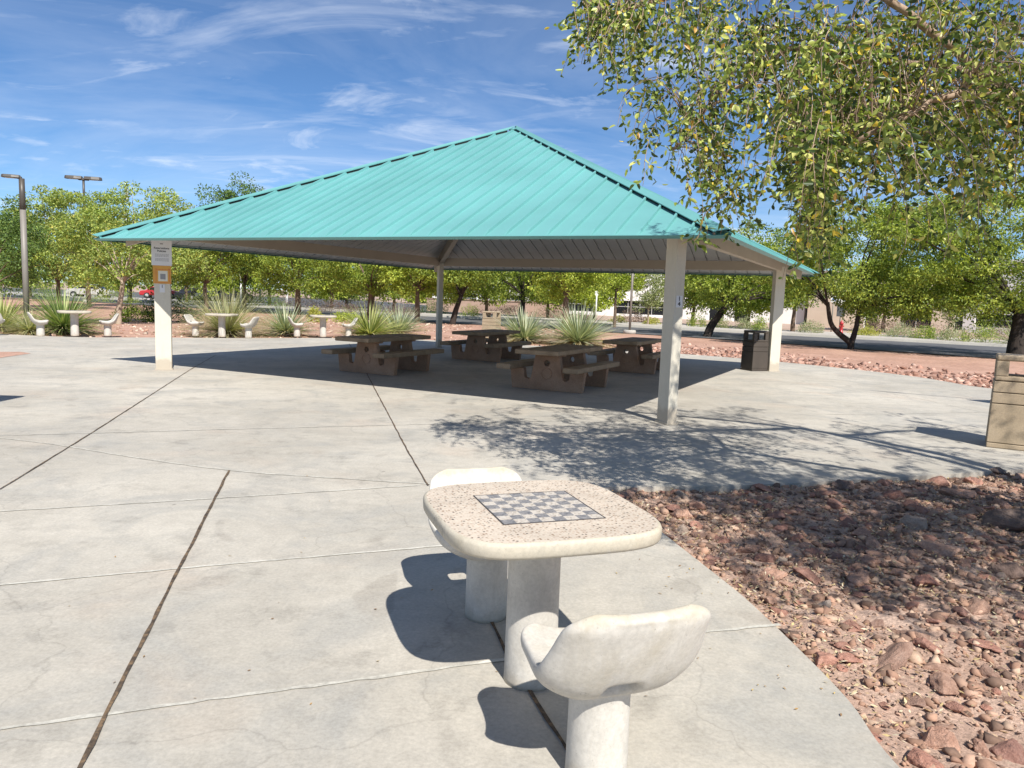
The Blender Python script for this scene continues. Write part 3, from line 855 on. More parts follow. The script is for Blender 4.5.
# ------------------------------------------------------------------ signs on the columns (flat plates, lettering raised 1 mm)
def text_mesh(name, s, size, mat, parent, loc, align='CENTER', ext=.0008, bold=0):
    cu = bpy.data.curves.new(name, 'FONT'); cu.body = s; cu.size = size; cu.align_x = align; cu.align_y = 'CENTER'; cu.extrude = ext; cu.offset = bold
    tmp = bpy.data.objects.new(name, cu); COL.objects.link(tmp)
    dg = bpy.context.evaluated_depsgraph_get(); me = bpy.data.meshes.new_from_object(tmp.evaluated_get(dg))
    bpy.data.objects.remove(tmp); me.name = name
    me.transform(Matrix.Rotation(PI / 2, 4, 'X')); me.materials.clear(); me.materials.append(mat)
    o = link_mesh(name, me, parent, loc); return o
def col_world(sx, sy): return shelter_M @ Vector((sx * C0, sy * C0, 0))
# sign frame: local -y faces outward from the plate
nA = Vector((.316, -.949, 0)); 
n_loc = shelter_M.to_3x3() @ Vector((-1, -1, 0)).normalized()
faceA = shelter_M.to_3x3() @ Vector((1, -1, 0)).normalized()   # outward of the near right corner; A's long side looks this way
def rz_of(n): return math.atan2(n.y, n.x) + PI / 2
cA = col_world(-1, -1)
pA = cA + faceA * (.0675)
s = empty('notice_sign', pA + Vector((0, 0, 2.17)), rz_of(faceA))
tag(s, 'white printed notice sign at the top of the left front shelter post', 'sign')
b = MB(); b.box((0, -.006, 0), (.345, .008, .46)); b.build('plate', M['sign_white'], s, bevel=.002)
text_mesh('heading', 'Reservations', .05, M['ink'], s, (0, -.0108, .085), bold=.0012)
text_mesh('heading', 'Policies', .05, M['ink'], s, (0, -.0108, .032), bold=.0012)
b = MB(); rt = random.Random(3)
for z in (-.025, -.045, -.065, -.105, -.125, -.145):
    x = -.11
    while x < .11:
        w = rt.uniform(.012, .03); b.box((min(x + w / 2, .11), -.0107, z), (w, .0008, .008)); x += w + .007
b.build('small_print', M['ink_soft'], s)
b = MB(); b.box((0, -.0107, .165), (.05, .0008, .02)); b.build('emblem', M['ink_soft'], s)
s = empty('poster', pA + Vector((0, 0, 1.772)), rz_of(faceA))
tag(s, 'orange poster with a red dashed border and a pale square below the white notice', 'poster')
b = MB(); b.box((0, -.004, 0), (.31, .006, .33)); b.build('sheet', M['sign_orange'], s)
b = MB()
for i in range(11):
    t = -.115 + i * .026
    b.box((t + .0, -.0075, -.145), (.014, .001, .012)); b.box((-.10, -.0075, t * .85 - .02), (.012, .001, .013)); b.box((.128, -.0075, t * .85 - .02), (.012, .001, .013))
    b.box((min(t + .02, .12), -.0075, .095), (.014, .001, .012))
b.build('dashed_border', M['sign_red'], s)
b = MB(); b.box((.015, -.0076, -.025), (.16, .001, .19)); pl = b.build('pale_panel', M['sign_cream'], s)
b = MB(); b.box((.015, -.0086, -.035), (.09, .001, .1)); b.build('grey_square', M['ink_soft'], pl)
def number_plate(c, n, z, txt, label, side=.07):
    q = c + n * side; s = empty('number_plate', q + Vector((0, 0, z)), rz_of(n)); tag(s, label, 'number plate')
    b = MB(); b.box((0, -.004, 0), (.085, .006, .15)); b.build('plate', M['sign_white'], s)
    for i, ch in enumerate(txt): text_mesh('digit', ch, .075, M['ink'], s, (0, -.0078, .034 - .066 * i), bold=.002)
cC = col_world(1, -1); cB = col_world(1, 1); cD = col_world(-1, 1)
faceC = faceA
number_plate(cC, faceC, 1.60, '14', 'small white number plate high on the nearest shelter post', .14)
number_plate(cA, faceA, 1.52, '1', 'small pale number plate under the orange poster', .0675)

# ------------------------------------------------------------------ picnic tables
def make_picnic_table():
    root = empty('picnic_table')
    def ends():
        # profile in x (across) and z
        out = [(-.66, 0), (.66, 0), (.70, .36), (.44, .36), (.42, .20), (.335, .17), (.30, .21), (.225, .60), (-.225, .60), (-.30, .21), (-.335, .17), (-.42, .20), (-.44, .36), (-.70, .36)]
        return out
    for y in (-.56, .56):
        bm = bmesh.new(); pts = ends(); th = .11
        vsx = [bm.verts.new((x, y - th / 2, z)) for x, z in pts]
        n = len(pts)
        # hole ring
        hr = [(.052 * math.cos(2 * PI * i / 16), .47 + .052 * math.sin(2 * PI * i / 16)) for i in range(16)]
        hv = [bm.verts.new((x, y - th / 2, z)) for x, z in hr]
        es = [bm.edges.new((vsx[i], vsx[(i + 1) % n])) for i in range(n)] + [bm.edges.new((hv[i], hv[(i + 1) % 16])) for i in range(16)]
        g = bmesh.ops.triangle_fill(bm, use_beauty=True, use_dissolve=False, edges=es)
        fs = [f for f in g['geom'] if isinstance(f, bmesh.types.BMFace)]
        # drop any faces filling the hole
        for f in list(fs):
            c = f.calc_center_median()
            if (c.x) ** 2 + (c.z - .47) ** 2 < .045 ** 2 and all(v in hv for v in f.verts): bm.faces.remove(f); fs.remove(f)
        r = bmesh.ops.extrude_face_region(bm, geom=fs)
        for v in [e for e in r['geom'] if isinstance(e, bmesh.types.BMVert)]: v.co.y += th
        bmesh.ops.recalc_face_normals(bm, faces=bm.faces)
        me = bpy.data.meshes.new('end_frame'); bm.to_mesh(me); bm.free(); me.materials.append(M['picnic'])
        fr = link_mesh('end_frame', me, root); bv = fr.modifiers.new('bevel', 'BEVEL'); bv.width = .008; bv.segments = 2; bv.limit_method = 'ANGLE'; bv.angle_limit = .6
        b = MB(); sg = -1 if y < 0 else 1
        ring = [(.105, 0), (.105, .012), (.09, .012), (.09, 0)]
        V = []; F = []
        for i in range(24):
            a = 2 * PI * i / 24
            for rr_, h in ring: V.append((rr_ * math.cos(a), y + sg * (th / 2 - .001 + h), .29 + rr_ * math.sin(a)))
        for i in range(24):
            for j in range(3): F.append((4 * i + j, 4 * ((i + 1) % 24) + j, 4 * ((i + 1) % 24) + j + 1, 4 * i + j + 1))
        b.add(V, F, 0, True); b.build('round_emblem', M['picnic'], fr)
        b = MB(); b.box((0, y, .618), (.62, .13, .036)); b.build('top_bearer', M['picnic'], root, bevel=.006)
    b = MB(); b.box((0, 0, .675), (.80, 2.15, .078)); b.build('tabletop', M['picnic_top'], root, bevel=.014)
    for x in (-.615, .615):
        b = MB(); b.box((x, 0, .405), (.27, 2.12, .088)); se = b.build('bench_seat', M['picnic_top'], root, bevel=.014)
    return root
pt = make_picnic_table()
plabels = [(-1.93, -2.15, 'brown concrete picnic table nearest the left front post, half in sunlight glow at the far side'),
           (1.93, -2.15, 'brown concrete picnic table just left of the nearest shelter post, front most of four'),
           (-1.93, 2.15, 'dark brown picnic table behind the middle, in front of the white litter bin'),
           (1.93, 2.15, 'brown picnic table partly hidden behind the nearest shelter post')]
plabels[0] = (-1.93, -2.15, 'brown concrete picnic table at the left side of the shelter, beside the shadow edge')
for i, (u, v, lab) in enumerate(plabels):
    o = pt if i == 0 else copy_tree(pt)
    p = shelter_M @ Vector((u, v, .002)) + Vector((.2, 0, 0)); place(o, p, YAW, lab, 'picnic table', 'picnic tables under the shelter')

# ------------------------------------------------------------------ chess tables with chairs
def make_chess_table():
    root = empty('chess_table')
    n = 72; V = []; F = []
    def sup(a, hw, e=4.2):
        c, s_ = math.cos(a), math.sin(a); r = 1 / ((abs(c) ** e + abs(s_) ** e) ** (1 / e)); return r * hw * c, r * hw * s_ * 1.02
    prof = [(.32, .672), (.408, .672), (.420, .678), (.427, .69), (.4285, .722), (.426, .731), (.421, .736), (.415, .738)]
    for hw, z in prof:
        for k in range(n): x, y = sup(2 * PI * k / n, hw); V.append((x, y, z))
    for i in range(len(prof) - 1):
        for k in range(n): F.append((i * n + k, i * n + (k + 1) % n, (i + 1) * n + (k + 1) % n, (i + 1) * n + k))
    b = MB(); b.add(V, F, 0, True)
    o = (len(prof) - 1) * n; b.f.append(tuple(range(o, o + n))); b.mi.append(1); b.sm.append(False)
    b.f.append(tuple(range(n))[::-1]); b.mi.append(0); b.sm.append(False)
    top = b.build('tabletop', [M['cast'], M['terrazzo']], root)
    b = MB(); b.box((0, 0, 0), (.41, .41, .003)); cb = b.build('chess_board', M['checker'], top, (0, 0, .7385))
    b = MB()
    for sx in (-1, 1):
        b.box((sx * .2085, 0, 0), (.006, .423, .0034)); b.box((0, sx * .2085, 0), (.411, .006, .0034))
    b.build('board_frame', M['board_edge'], cb)
    b = MB(); b.lathe([(.112, 0), (.11, .02), (.108, .3), (.108, .62), (.125, .66), (.16, .674)], 40)
    b.build('pedestal', M['cast'], root)
    return root

def make_chair():
    root = empty('concrete_chair')
    NU, NV = 16, 22
    # side profile (y outward from table, z) of the sitting surface
    path = [(-.205, .425), (-.19, .432), (-.15, .428), (-.10, .420), (-.05, .414), (0, .412), (.05, .416), (.09, .428), (.128, .446), (.158, .474), (.184, .508), (.207, .544), (.228, .582), (.247, .62), (.261, .645), (.272, .668), (.280, .688)]
    def along(t):
        x = t * (len(path) - 1); i = min(int(x), len(path) - 2); f = x - i
        return Vector((0, path[i][0] + f * (path[i + 1][0] - path[i][0]), path[i][1] + f * (path[i + 1][1] - path[i][1])))
    def tangent(t):
        d = along(min(1, t + .02)) - along(max(0, t - .02)); return d.normalized()
    def halfw(t):
        # rounded front of the seat, full middle, rounded top corners
        w = .243 + .032 * math.exp(-((t - .52) / .2) ** 2)
        if t < .16: w *= (1 - (1 - t / .16) ** 2.6) * .42 + .58
        if t > .74: w *= 1 - .40 * ((t - .74) / .26) ** 3.0
        return w * (1 - .02 * math.cos(t * PI))
    top = []; bot = []
    for j in range(NV + 1):
        t = j / NV; c = along(t); tg = tangent(t); nn = Vector((0, -tg.z, tg.y))   # towards the sitter
        hw = halfw(t); rt_, rb = [], []
        for i in range(NU + 1):
            u = -1 + 2 * i / NU
            dish = .034 * abs(u) ** 2.4 * (1 if t < .75 else 1 - .6 * (t - .75) / .25)
            p = c + Vector((u * hw, 0, 0)) + nn * dish
            edge = min(1, (1 - abs(u)) * 2.1)
            tt = max(0, 1 - abs(t - .40) / .52)
            th = .028 + .026 * max(0, min(1, (.62 - t) / .3)) + edge ** .6 * (.020 + .038 * tt ** 1.2)
            pb = p - nn * th
            if t < .08 or t > .95: pb = p - nn * ((.05 if t < .5 else .03) + edge * .012)
            rt_.append(p); rb.append(pb)
        top.append(rt_); bot.append(rb)
    W = NU + 1; V = [p for r_ in top for p in r_] + [p for r_ in bot for p in r_]; O = W * (NV + 1)
    hole = {(j, i) for j in (10, 11) for i in range(NU // 2 - 1, NU // 2 + 2)}
    F = []
    for j in range(NV):
        for i in range(NU):
            if (j, i) in hole: continue
            a = j * W + i
            F.append((a, a + 1, a + W + 1, a + W)); F.append((O + a, O + a + W, O + a + W + 1, O + a + 1))
    for i in range(NU):
        F.append((i, O + i, O + i + 1, i + 1)); a = NV * W + i; F.append((a, a + 1, O + a + 1, O + a))
    for j in range(NV):
        a = j * W; F.append((a, a + W, O + a + W, O + a)); a = j * W + NU; F.append((a, O + a, O + a + W, a + W))
    # wall of the drain hole
    j0, j1, i0, i1 = 10, 12, NU // 2 - 1, NU // 2 + 2
    rim = [j0 * W + i for i in range(i0, i1)] + [j * W + i1 for j in range(j0, j1)] + [j1 * W + i for i in range(i1, i0, -1)] + [j * W + i0 for j in range(j1, j0, -1)]
    for a, c in zip(rim, rim[1:] + rim[:1]): F.append((a, c, O + c, O + a))
    b = MB(); b.add(V, F, 0, True); b.build('seat_shell', M['cast'], root, subsurf=2)
    b = MB(); b.lathe([(.106, 0), (.104, .02), (.102, .2), (.102, .29), (.108, .33), (.125, .355)], 40)
    b.build('pedestal', M['cast'], root)
    return root
ct = make_chess_table(); chair = make_chair()
TC = Vector((.118, 3.01, 0)); TROT = math.radians(18.7)
place(ct, TC, TROT, 'concrete chess table with speckled top in the foreground', 'chess table', 'concrete chess tables')
ax = Vector((math.sin(TROT), -math.cos(TROT), 0))    # towards the near chair
def put_chair(o, c, axis, dist, lab, cat='chair'):
    p = c + axis * dist; return place(o, p, math.atan2(axis.y, axis.x) - PI / 2, lab, cat, 'concrete chess chairs')
put_chair(chair, TC, ax, .655, 'pale concrete chair in front of the foreground chess table, its cracked back towards us')
put_chair(copy_tree(chair), TC, -ax, .655, 'pale concrete chair behind the foreground chess table, mostly hidden by the top')
far_sets = [((75, 336.0), 4, 'beside the left lamp post'), ((222, 337.0), -24, 'before the pale grass clump'), ((323, 337), 6, 'right of the bluish agave')]
for (px_, py_), rot, lab in far_sets:
    c = at(px_, py_); c.z = 0.002
    view = Vector((c.x, c.y, 0)).normalized(); side = Vector((view.y, -view.x, 0))
    a = Matrix.Rotation(math.radians(rot), 3, 'Z') @ side
    place(copy_tree(ct), c, math.atan2(a.y, a.x) + PI / 2, 'white concrete chess table ' + lab, 'chess table', 'concrete chess tables')
    dd = .95 if rot != -24 else 1.0
    dd = .86
    put_chair(copy_tree(chair), c, a, dd, 'white concrete chair on the right of the chess table ' + lab)
    put_chair(copy_tree(chair), c, -a, dd, 'white concrete chair on the left of the chess table ' + lab)
c = at(1, 336); c.z = 0.002
put_chair(copy_tree(chair), c + Vector((-.25, .1, 0)), Vector((.3, -1, 0)).normalized(), 0, 'grey concrete chair at the left picture edge, its rounded back towards us')

# ------------------------------------------------------------------ litter bins
def make_bin(dark=False):
    root = empty('litter_bin')
    W, Hb = .60, .80
    b = MB(); 
    def tap(z): return W / 2 - .02 * z
    zs = [0, .055]
    b.prism([(-W / 2, -W / 2), (W / 2, -W / 2), (W / 2, W / 2), (-W / 2, W / 2)], 0, .055); b.build('base', M['bin'], root, bevel=.01)
    b = MB(); s0 = W / 2 - .012
    z0 = .062
    for z1 in (.50, .625, .755):
        a, c = tap(z0), tap(z1)
        V = [(-a, -a, z0), (a, -a, z0), (a, a, z0), (-a, a, z0), (-c, -c, z1), (c, -c, z1), (c, c, z1), (-c, c, z1)]
        b.add(V, [(0, 3, 2, 1), (4, 5, 6, 7), (0, 1, 5, 4), (1, 2, 6, 5), (2, 3, 7, 6), (3, 0, 4, 7)]); z0 = z1 + .010
    bo = b.build('body', M['bin'], root, bevel=.006)
    b = MB(); b.box((0, 0, .40), (W - .07, W - .07, .72)); b.build('groove_core', M['bin_dark'], bo)
    # hood: rim, four corner posts, roof, opening on each side
    a = tap(.8) - .003
    b = MB(); b.box((0, 0, .79), (2 * a, 2 * a, .05))
    for sx in (-1, 1):
        for sy in (-1, 1): b.box((sx * (a - .065), sy * (a - .05), .90), (.13, .10, .172))
    ho = b.build('hood', M['bin'], root, bevel=.012)
    b = MB(); b.box((0, 0, 1.018), (2 * a + .004, 2 * a + .004, .064)); b.build('hood_roof', M['bin'], root, bevel=.024, bseg=4)
    return root
bn = make_bin()
p = at(985, 447); place(bn, (p.x + .42, p.y + .10, .002), math.radians(-31), 'tan concrete litter bin at the right picture edge above the rock bed', 'litter bin', 'concrete litter bins', scale=(1, 1, 1.05))
q = copy_tree(bn); g = at_depth(489.5, 29.4); place(q, (g.x, g.y, -.02), math.radians(-20), 'sunlit cream litter bin behind the picnic tables, beside the agaves', 'litter bin', 'concrete litter bins', scale=.98)
q = copy_tree(bn)
for ch in q.children_recursive:
    if ch.name.split('.')[0] in ('body', 'hood', 'hood_roof', 'base'):
        ch.data = ch.data.copy(); ch.data.materials[0] = M['bin_black']
place(q, (cB.x - .44, cB.y + .05, .002), math.radians(20), 'dark brown litter bin standing against the right hand far shelter post, half in shadow', 'litter bin', 'concrete litter bins', scale=(.76, .76, .93))

# ------------------------------------------------------------------ lamps
def make_lamp(hgt, r=.085, split=.62, heads=1, hs=1.0):
    root = empty('street_lamp')
    b = MB(); b.lathe([(.30, 0), (.30, .28), (.28, .32)], 28); b.build('plinth', M['plinth'], root)
    b = MB(); b.lathe([(r, .3), (r, hgt * split)], 16); b.build('pole', M['pole'], root)
    b = MB(); b.lathe([(r, hgt * split), (r * .95, hgt)], 16); up = b.build('upper_pole', M['lamp_dark'], root)
    for k in range(heads):
        sg = -1 if k == 0 else 1
        b = MB(); b.box((sg * .10 * hs, 0, hgt + .02), (.22 * hs, .16 * hs, .1 * hs)); b.build('bracket', M['lamp_dark'], root, bevel=.02)
        b = MB()
        pts = [(-.0, -.15), (.30, -.19), (.62, -.16), (.70, -.08), (.70, .08), (.62, .16), (.30, .19), (0, .15)]
        pts = [(sg * (x + .05) * hs, y * hs) for x, y in pts]
        V = [(x, y, hgt + .0) for x, y in pts] + [(x * .97, y * .8, hgt + .13 * hs) for x, y in pts]
        n = 8
        b.add(V, [tuple(range(n))[::-1], tuple(range(n, 2 * n))] + [(i, (i + 1) % n, n + (i + 1) % n, n + i) for i in range(n)])
        hd = b.build('lamp_head', M['lamp_dark'], root, bevel=.02)
        b = MB(); b.box((sg * .42 * hs, 0, hgt - .004), (.34 * hs, .22 * hs, .008)); b.build('lens', M['lens'], hd)
    return root
lp = make_lamp(4.72, split=.80, hs=.72)
g = at(27.5, 331); place(lp, (g.x, g.y, -.04), .35, 'single headed grey street lamp at the far left beside the chess table', 'street lamp')
lp2 = make_lamp(9.6, .09, .8, 2, 1.75); g = at_depth(86, 60); place(lp2, (g.x, g.y, -.1), .25, 'tall twin headed lamp rising behind the yellow green trees', 'street lamp')
b = MB(); b.lathe([(.06, 0), (.05, 6), (.03, 10.6)], 8)
m1 = empty('antenna_mast'); 
b.build('mast_pole', M['white_metal'], m1)
b = MB(); b.box((.1, 0, 9.6), (.22, .12, 1.1)); b.box((.0, 0, 10.7), (.3, .05, .06)); b.build('panel_antenna', M['mullion'], m1)
g = at_depth(127, 70); place(m1, (g.x, g.y, 0), 0, 'thin white mast showing its tip above the tree behind the left post', 'mast')
def post(px_, d, h, r, lab, plinth=False, cat='post', mat=None):
    o = empty('thin_post'); b = MB(); b.lathe([(r, 0), (r, h)], 10); b.build('pole', mat or M['pole'], o)
    if plinth: b = MB(); b.lathe([(.32, 0), (.32, .16), (.28, .2)], 20); b.build('plinth', M['plinth'], o)
    else: b = MB(); b.box((0, 0, h * .93), (.26, .02, .3)); b.build('sign_plate', M['white_metal'], o)
    g = at_depth(px_, d); place(o, (g.x, g.y, -.05), 0, lab, cat)
post(627.5, 38, 4.2, .06, 'slim grey lamp pole on a round concrete plinth left of the nearest post', True, 'lamp pole')
post(593, 56, 2.3, .05, 'slim white post in front of the white building, left of the grey pole', False, 'sign post', M['white_metal'])
post(239.5, 62, 3.0, .07, 'white sign post beside the carport on the left', False, 'sign post', M['white_metal'])

HEDGES = []
# ------------------------------------------------------------------ foliage
def leaf_cards(rng, P, L, Wd, D, cols, fold=.25, jitter=.25):
    """P points, L lengths, Wd widths, D directions -> folded leaf shapes of two quads each"""
    n = len(P)
    D = D / np.linalg.norm(D, axis=1, keepdims=True)
    ref = rng.normal(0, 1, (n, 3)); S = np.cross(D, ref); S /= np.linalg.norm(S, axis=1, keepdims=True) + 1e-9
    Nn = np.cross(S, D)
    L = L[:, None]; W = Wd[:, None]
    base = P; tip = P + D * L
    l1 = P + D * L * .28 + S * W * .42 + Nn * W * fold; l2 = P + D * L * .64 + S * W * .40 + Nn * W * fold
    r1 = P + D * L * .28 - S * W * .42 + Nn * W * fold; r2 = P + D * L * .64 - S * W * .40 + Nn * W * fold
    V = np.stack([base, l1, l2, tip, r2, r1], 1).reshape(-1, 3)
    o = (np.arange(n) * 6)[:, None]
    F = np.concatenate([o + np.array([[0, 1, 2, 3]]), o + np.array([[0, 3, 4, 5]])], 1).reshape(-1, 4)
    C = np.repeat(cols, 6, 0)
    return V, F, C

def pick_cols(rng, n, pal, w, var=.22):
    pal = np.array(pal); i = rng.choice(len(pal), n, p=np.array(w) / sum(w))
    return pal[i] * rng.uniform(1 - var, 1 + var, (n, 1))

PAL = {
 'elm': ([(.10, .15, .035), (.23, .29, .06), (.40, .44, .12), (.58, .57, .19), (.74, .56, .08), (.50, .28, .07), (.05, .08, .025)], [.25, .26, .2, .12, .035, .014, .2]),  # bright and dark entries put sunlit and shaded leaf contrast into the colour
 'mesquite': ([(.18, .24, .045), (.27, .33, .055), (.35, .39, .07), (.11, .16, .03)], [.3, .36, .2, .2]),
 'bright': ([(.26, .32, .05), (.36, .42, .065), (.44, .48, .09), (.16, .21, .035)], [.3, .36, .2, .14]),
 'olive': ([(.22, .29, .07), (.30, .36, .09), (.40, .43, .12), (.48, .43, .10), (.13, .18, .045)], [.32, .3, .14, .05, .19]),
 'deep': ([(.09, .15, .04), (.13, .20, .05), (.18, .26, .065), (.06, .10, .03)], [.35, .33, .14, .2]),
 'pale': ([(.26, .29, .14), (.33, .35, .17), (.20, .24, .10)], [.4, .3, .3]),
}

def make_tree(name, seed, h, trunk_h, crown, pal, nclump, nleaf, lsize, bark, lean=(0, 0), trunk_r=.14, fork=0, gap=.0, loc=(0, 0, 0), clump_r=.42, label=None, group=None, cat='tree'):
    """crown: (cx, cy, cz, rx, ry, rz) relative to the trunk foot"""
    rng = np.random.default_rng(seed); r = random.Random(seed)
    root = empty(name, loc)
    cx, cy, cz, rx, ry, rz = crown
    b = MB()
    # clump centres inside an uneven ellipsoid
    C = []
    while len(C) < nclump:
        p = rng.normal(0, 1, 3); p /= np.linalg.norm(p)
        q = p * rng.uniform(.35, 1.0) ** .6
        lump = 1 + .26 * pnoise(Vector(p * 1.7) + Vector((seed, 0, 0))) + .14 * pnoise(Vector(p * 4) + Vector((0, seed, 0)))
        q = q * lump * np.array([rx, ry, rz]) + np.array([cx, cy, cz])
        if q[2] < trunk_h * .72: continue
        if gap and pnoise(Vector(q * .8) + Vector((7, seed, 3))) > gap: continue
        C.append(q)
    C = np.array(C)
    # trunk(s)
    stems = []
    if fork:
        for sgn in (-1, 1):
            ex = -1.08 if sgn < 0 else .20
            top = Vector((ex, cy, trunk_h * 1.1)); mid = Vector((ex * .82, 0, trunk_h * .62))
            pts = [Vector((0, 0, -.1)), Vector((ex * .04, 0, trunk_h * .16)), Vector((ex * .5, 0, trunk_h * .38)), mid, top]
            b.tube(smooth_poly(pts, 4), [trunk_r * (1.05 - .5 * i / 16) * .8 for i in range(17)], 9); stems.append(top)
    else:
        top = Vector((lean[0], lean[1], trunk_h))
        pts = [Vector((0, 0, -.1)), Vector((lean[0] * .25 + r.uniform(-.06, .06), lean[1] * .3, trunk_h * .33)), Vector((lean[0] * .6, lean[1] * .6 + r.uniform(-.06, .06), trunk_h * .66)), top]
        b.tube(smooth_poly(pts, 4), [trunk_r * (1.15 - .45 * i / 12) for i in range(13)], 9); stems.append(top)
    o = b.build('trunk', bark, root)
    lb = MB()
    order = rng.permutation(len(C))[:min(len(C), 15)]
    for i in order:
        e = Vector(C[i]); s_ = min(stems, key=lambda t: (t - e).length)
        m = s_.lerp(e, .5) + Vector((r.uniform(-.2, .2), r.uniform(-.2, .2), r.uniform(.0, .3)))
        pp = smooth_poly([s_ - Vector((0, 0, .12)), m, e], 4)
        lb.tube(pp, [trunk_r * .34 * (1 - .85 * k / (len(pp) - 1)) for k in range(len(pp))], 5)
    lb.build('branches', bark, root)
    per = np.maximum(1, (rng.uniform(.5, 1.5, len(C)) * nleaf / len(C)).astype(int))
    idx = np.repeat(np.arange(len(C)), per); n = len(idx)
    G = rng.normal(0, 1, (n, 3)); G /= np.linalg.norm(G, axis=1, keepdims=True); rad = clump_r * rng.uniform(.15, 1, (n, 1)) ** .5
    sc = rng.uniform(.65, 1.35, len(C))[idx][:, None]
    P = C[idx] + G * rad * sc * np.array([1.25, 1.25, .72])
    D = G * .8 + rng.normal(0, .6, (n, 3)) + np.array([0, 0, -.25])
    cols = pick_cols(rng, n, *PAL[pal]) * rng.uniform(.85, 1.15, len(C))[idx][:, None]
    V, F, K = leaf_cards(rng, P, lsize * rng.uniform(.7, 1.3, n), lsize * .55 * rng.uniform(.7, 1.3, n), D, cols)
    link_mesh('crown', pigment_mesh('crown', V, F, K, M['leaf_bg']), root)
    tag(root, label, cat, group); return root

# picture column, distance, height etc. -> trees
def T(px_, d, label, pal, h, trunk_h, rx, rz, bark='bark_mid', seed=1, nclump=70, nleaf=5200, lsize=.17, cxo=0, lean=(0, 0), tr=.14, fork=0, gap=0, clump_r=.46, ry=None, group=None):
    g = at_depth(px_, d, -.06)
    return make_tree('tree', seed, h, trunk_h, (cxo, 0, h - rz, rx * 1.12, ry or rx * .95, rz * 1.08), pal, int(nclump * 1.4), int(nleaf * 3.2), lsize * .82, M[bark], lean, tr, fork, gap, g, clump_r, label, group)
BG = 'trees around the plaza'
T(117, 30.6, 'sparse yellow green tree with a pale slim trunk behind the far left chess table', 'olive', 5.1, 1.8, 2.2, 1.8, 'bark_pale', 3, 62, 4600, .13, cxo=.05, lean=(.22, 0), tr=.11, gap=.34, clump_r=.42, group=BG)
T(-12, 40, 'dense green tree cut by the left picture edge', 'deep', 6.0, 1.3, 2.6, 2.6, 'bark_mid', 5, 80, 5200, .16, clump_r=.55, group=BG)
T(58, 46, 'olive green tree between the two lamps on the left', 'olive', 6.9, 1.6, 2.7, 2.4, 'bark_mid', 7, 70, 5000, .17, gap=.4, group=BG)
T(88, 52, 'taller olive tree hiding the pole of the twin headed lamp', 'olive', 8.0, 2.0, 2.5, 2.7, 'bark_mid', 9, 60, 4600, .18, gap=.36, group=BG)
T(163, 42, 'yellow tinted tree rising behind the left end of the roof', 'olive', 6.6, 1.8, 2.0, 2.3, 'bark_mid', 12, 60, 4400, .16, gap=.42, group=BG)
T(204, 47, 'green tree just right of the left front post', 'mesquite', 5.6, 1.9, 2.5, 1.8, 'bark_mid', 15, 80, 5200, .17, group=BG)
T(243, 54, 'tall dark green tree whose top peeks over the left roof slope', 'deep', 9.0, 2.1, 3.2, 3.4, 'bark_mid', 17, 90, 6000, .19, clump_r=.6, group=BG)
T(296, 50, 'round green tree with a reddish trunk behind the bluish agave', 'mesquite', 6.0, 2.0, 3.3, 2.1, 'bark_mid', 19, 95, 6200, .17, tr=.2, group=BG)
T(368, 45, 'bushy green tree with a stout brown trunk left of the rear post', 'mesquite', 5.4, 1.75, 3.0, 1.9, 'bark_mid', 23, 90, 6200, .16, tr=.24, lean=(.1, 0), group=BG)
T(415, 43, 'light green tree with a thin upright trunk just left of the rear post', 'bright', 5.0, 1.9, 2.1, 1.7, 'bark_mid', 27, 70, 4600, .16, tr=.15, group=BG)
T(450, 42, 'green tree with a dark forked leaning trunk just right of the rear post', 'mesquite', 5.2, 1.7, 2.1, 1.8, 'bark_dark', 29, 75, 4800, .16, cxo=.35, lean=(.5, 0), tr=.16, group=BG)
T(520, 50, 'wide dark green tree above the white litter bin', 'mesquite', 5.6, 1.9, 3.6, 1.9, 'bark_dark', 31, 100, 6500, .17, tr=.2, group=BG)
T(563, 40, 'bright yellow green tree with a straight trunk between two agaves', 'bright', 4.9, 2.0, 1.9, 1.6, 'bark_mid', 33, 65, 4400, .15, tr=.19, group=BG)
T(612, 46, 'small bright green tree beside the slim grey lamp pole', 'bright', 4.8, 2.3, 1.6, 1.3, 'bark_mid', 35, 45, 3000, .15, tr=.09, group=BG)
T(645, 52, 'thin pale young tree in front of the white building left of the nearest post', 'pale', 4.4, 1.2, 1.2, 1.6, 'bark_pale', 37, 40, 1700, .14, tr=.06, gap=.35, group=BG)
T(704, 37.5, 'dark green tree with a black trunk leaning right, between the two right posts', 'mesquite', 5.5, 1.75, 3.3, 2.1, 'bark_dark', 41, 110, 8000, .15, cxo=1.6, lean=(1.0, 0), tr=.20, group=BG)
T(849, 30.6, 'dense green tree with a black V shaped trunk beside the road', 'mesquite', 5.9, 1.7, 3.8, 2.3, 'bark_dark', 43, 150, 12000, .13, cxo=.9, fork=.85, tr=.17, group=BG)
T(1014, 29, 'broad light green tree with a thick dark trunk behind the right litter bin', 'mesquite', 6.8, 1.8, 4.1, 2.75, 'bark_dark', 47, 150, 12000, .13, cxo=-1.1, tr=.30, fork=0, group=BG)
T(945, 45, 'young tree with thin whitish stems across the road', 'pale', 3.6, 1.6, 1.2, 1.1, 'bark_pale', 49, 30, 1500, .13, tr=.06, group=BG)
T(790, 50, 'tall green tree across the road behind the right hand far post', 'deep', 7.2, 1.8, 2.8, 2.7, 'bark_mid', 51, 85, 5200, .18, group=BG)
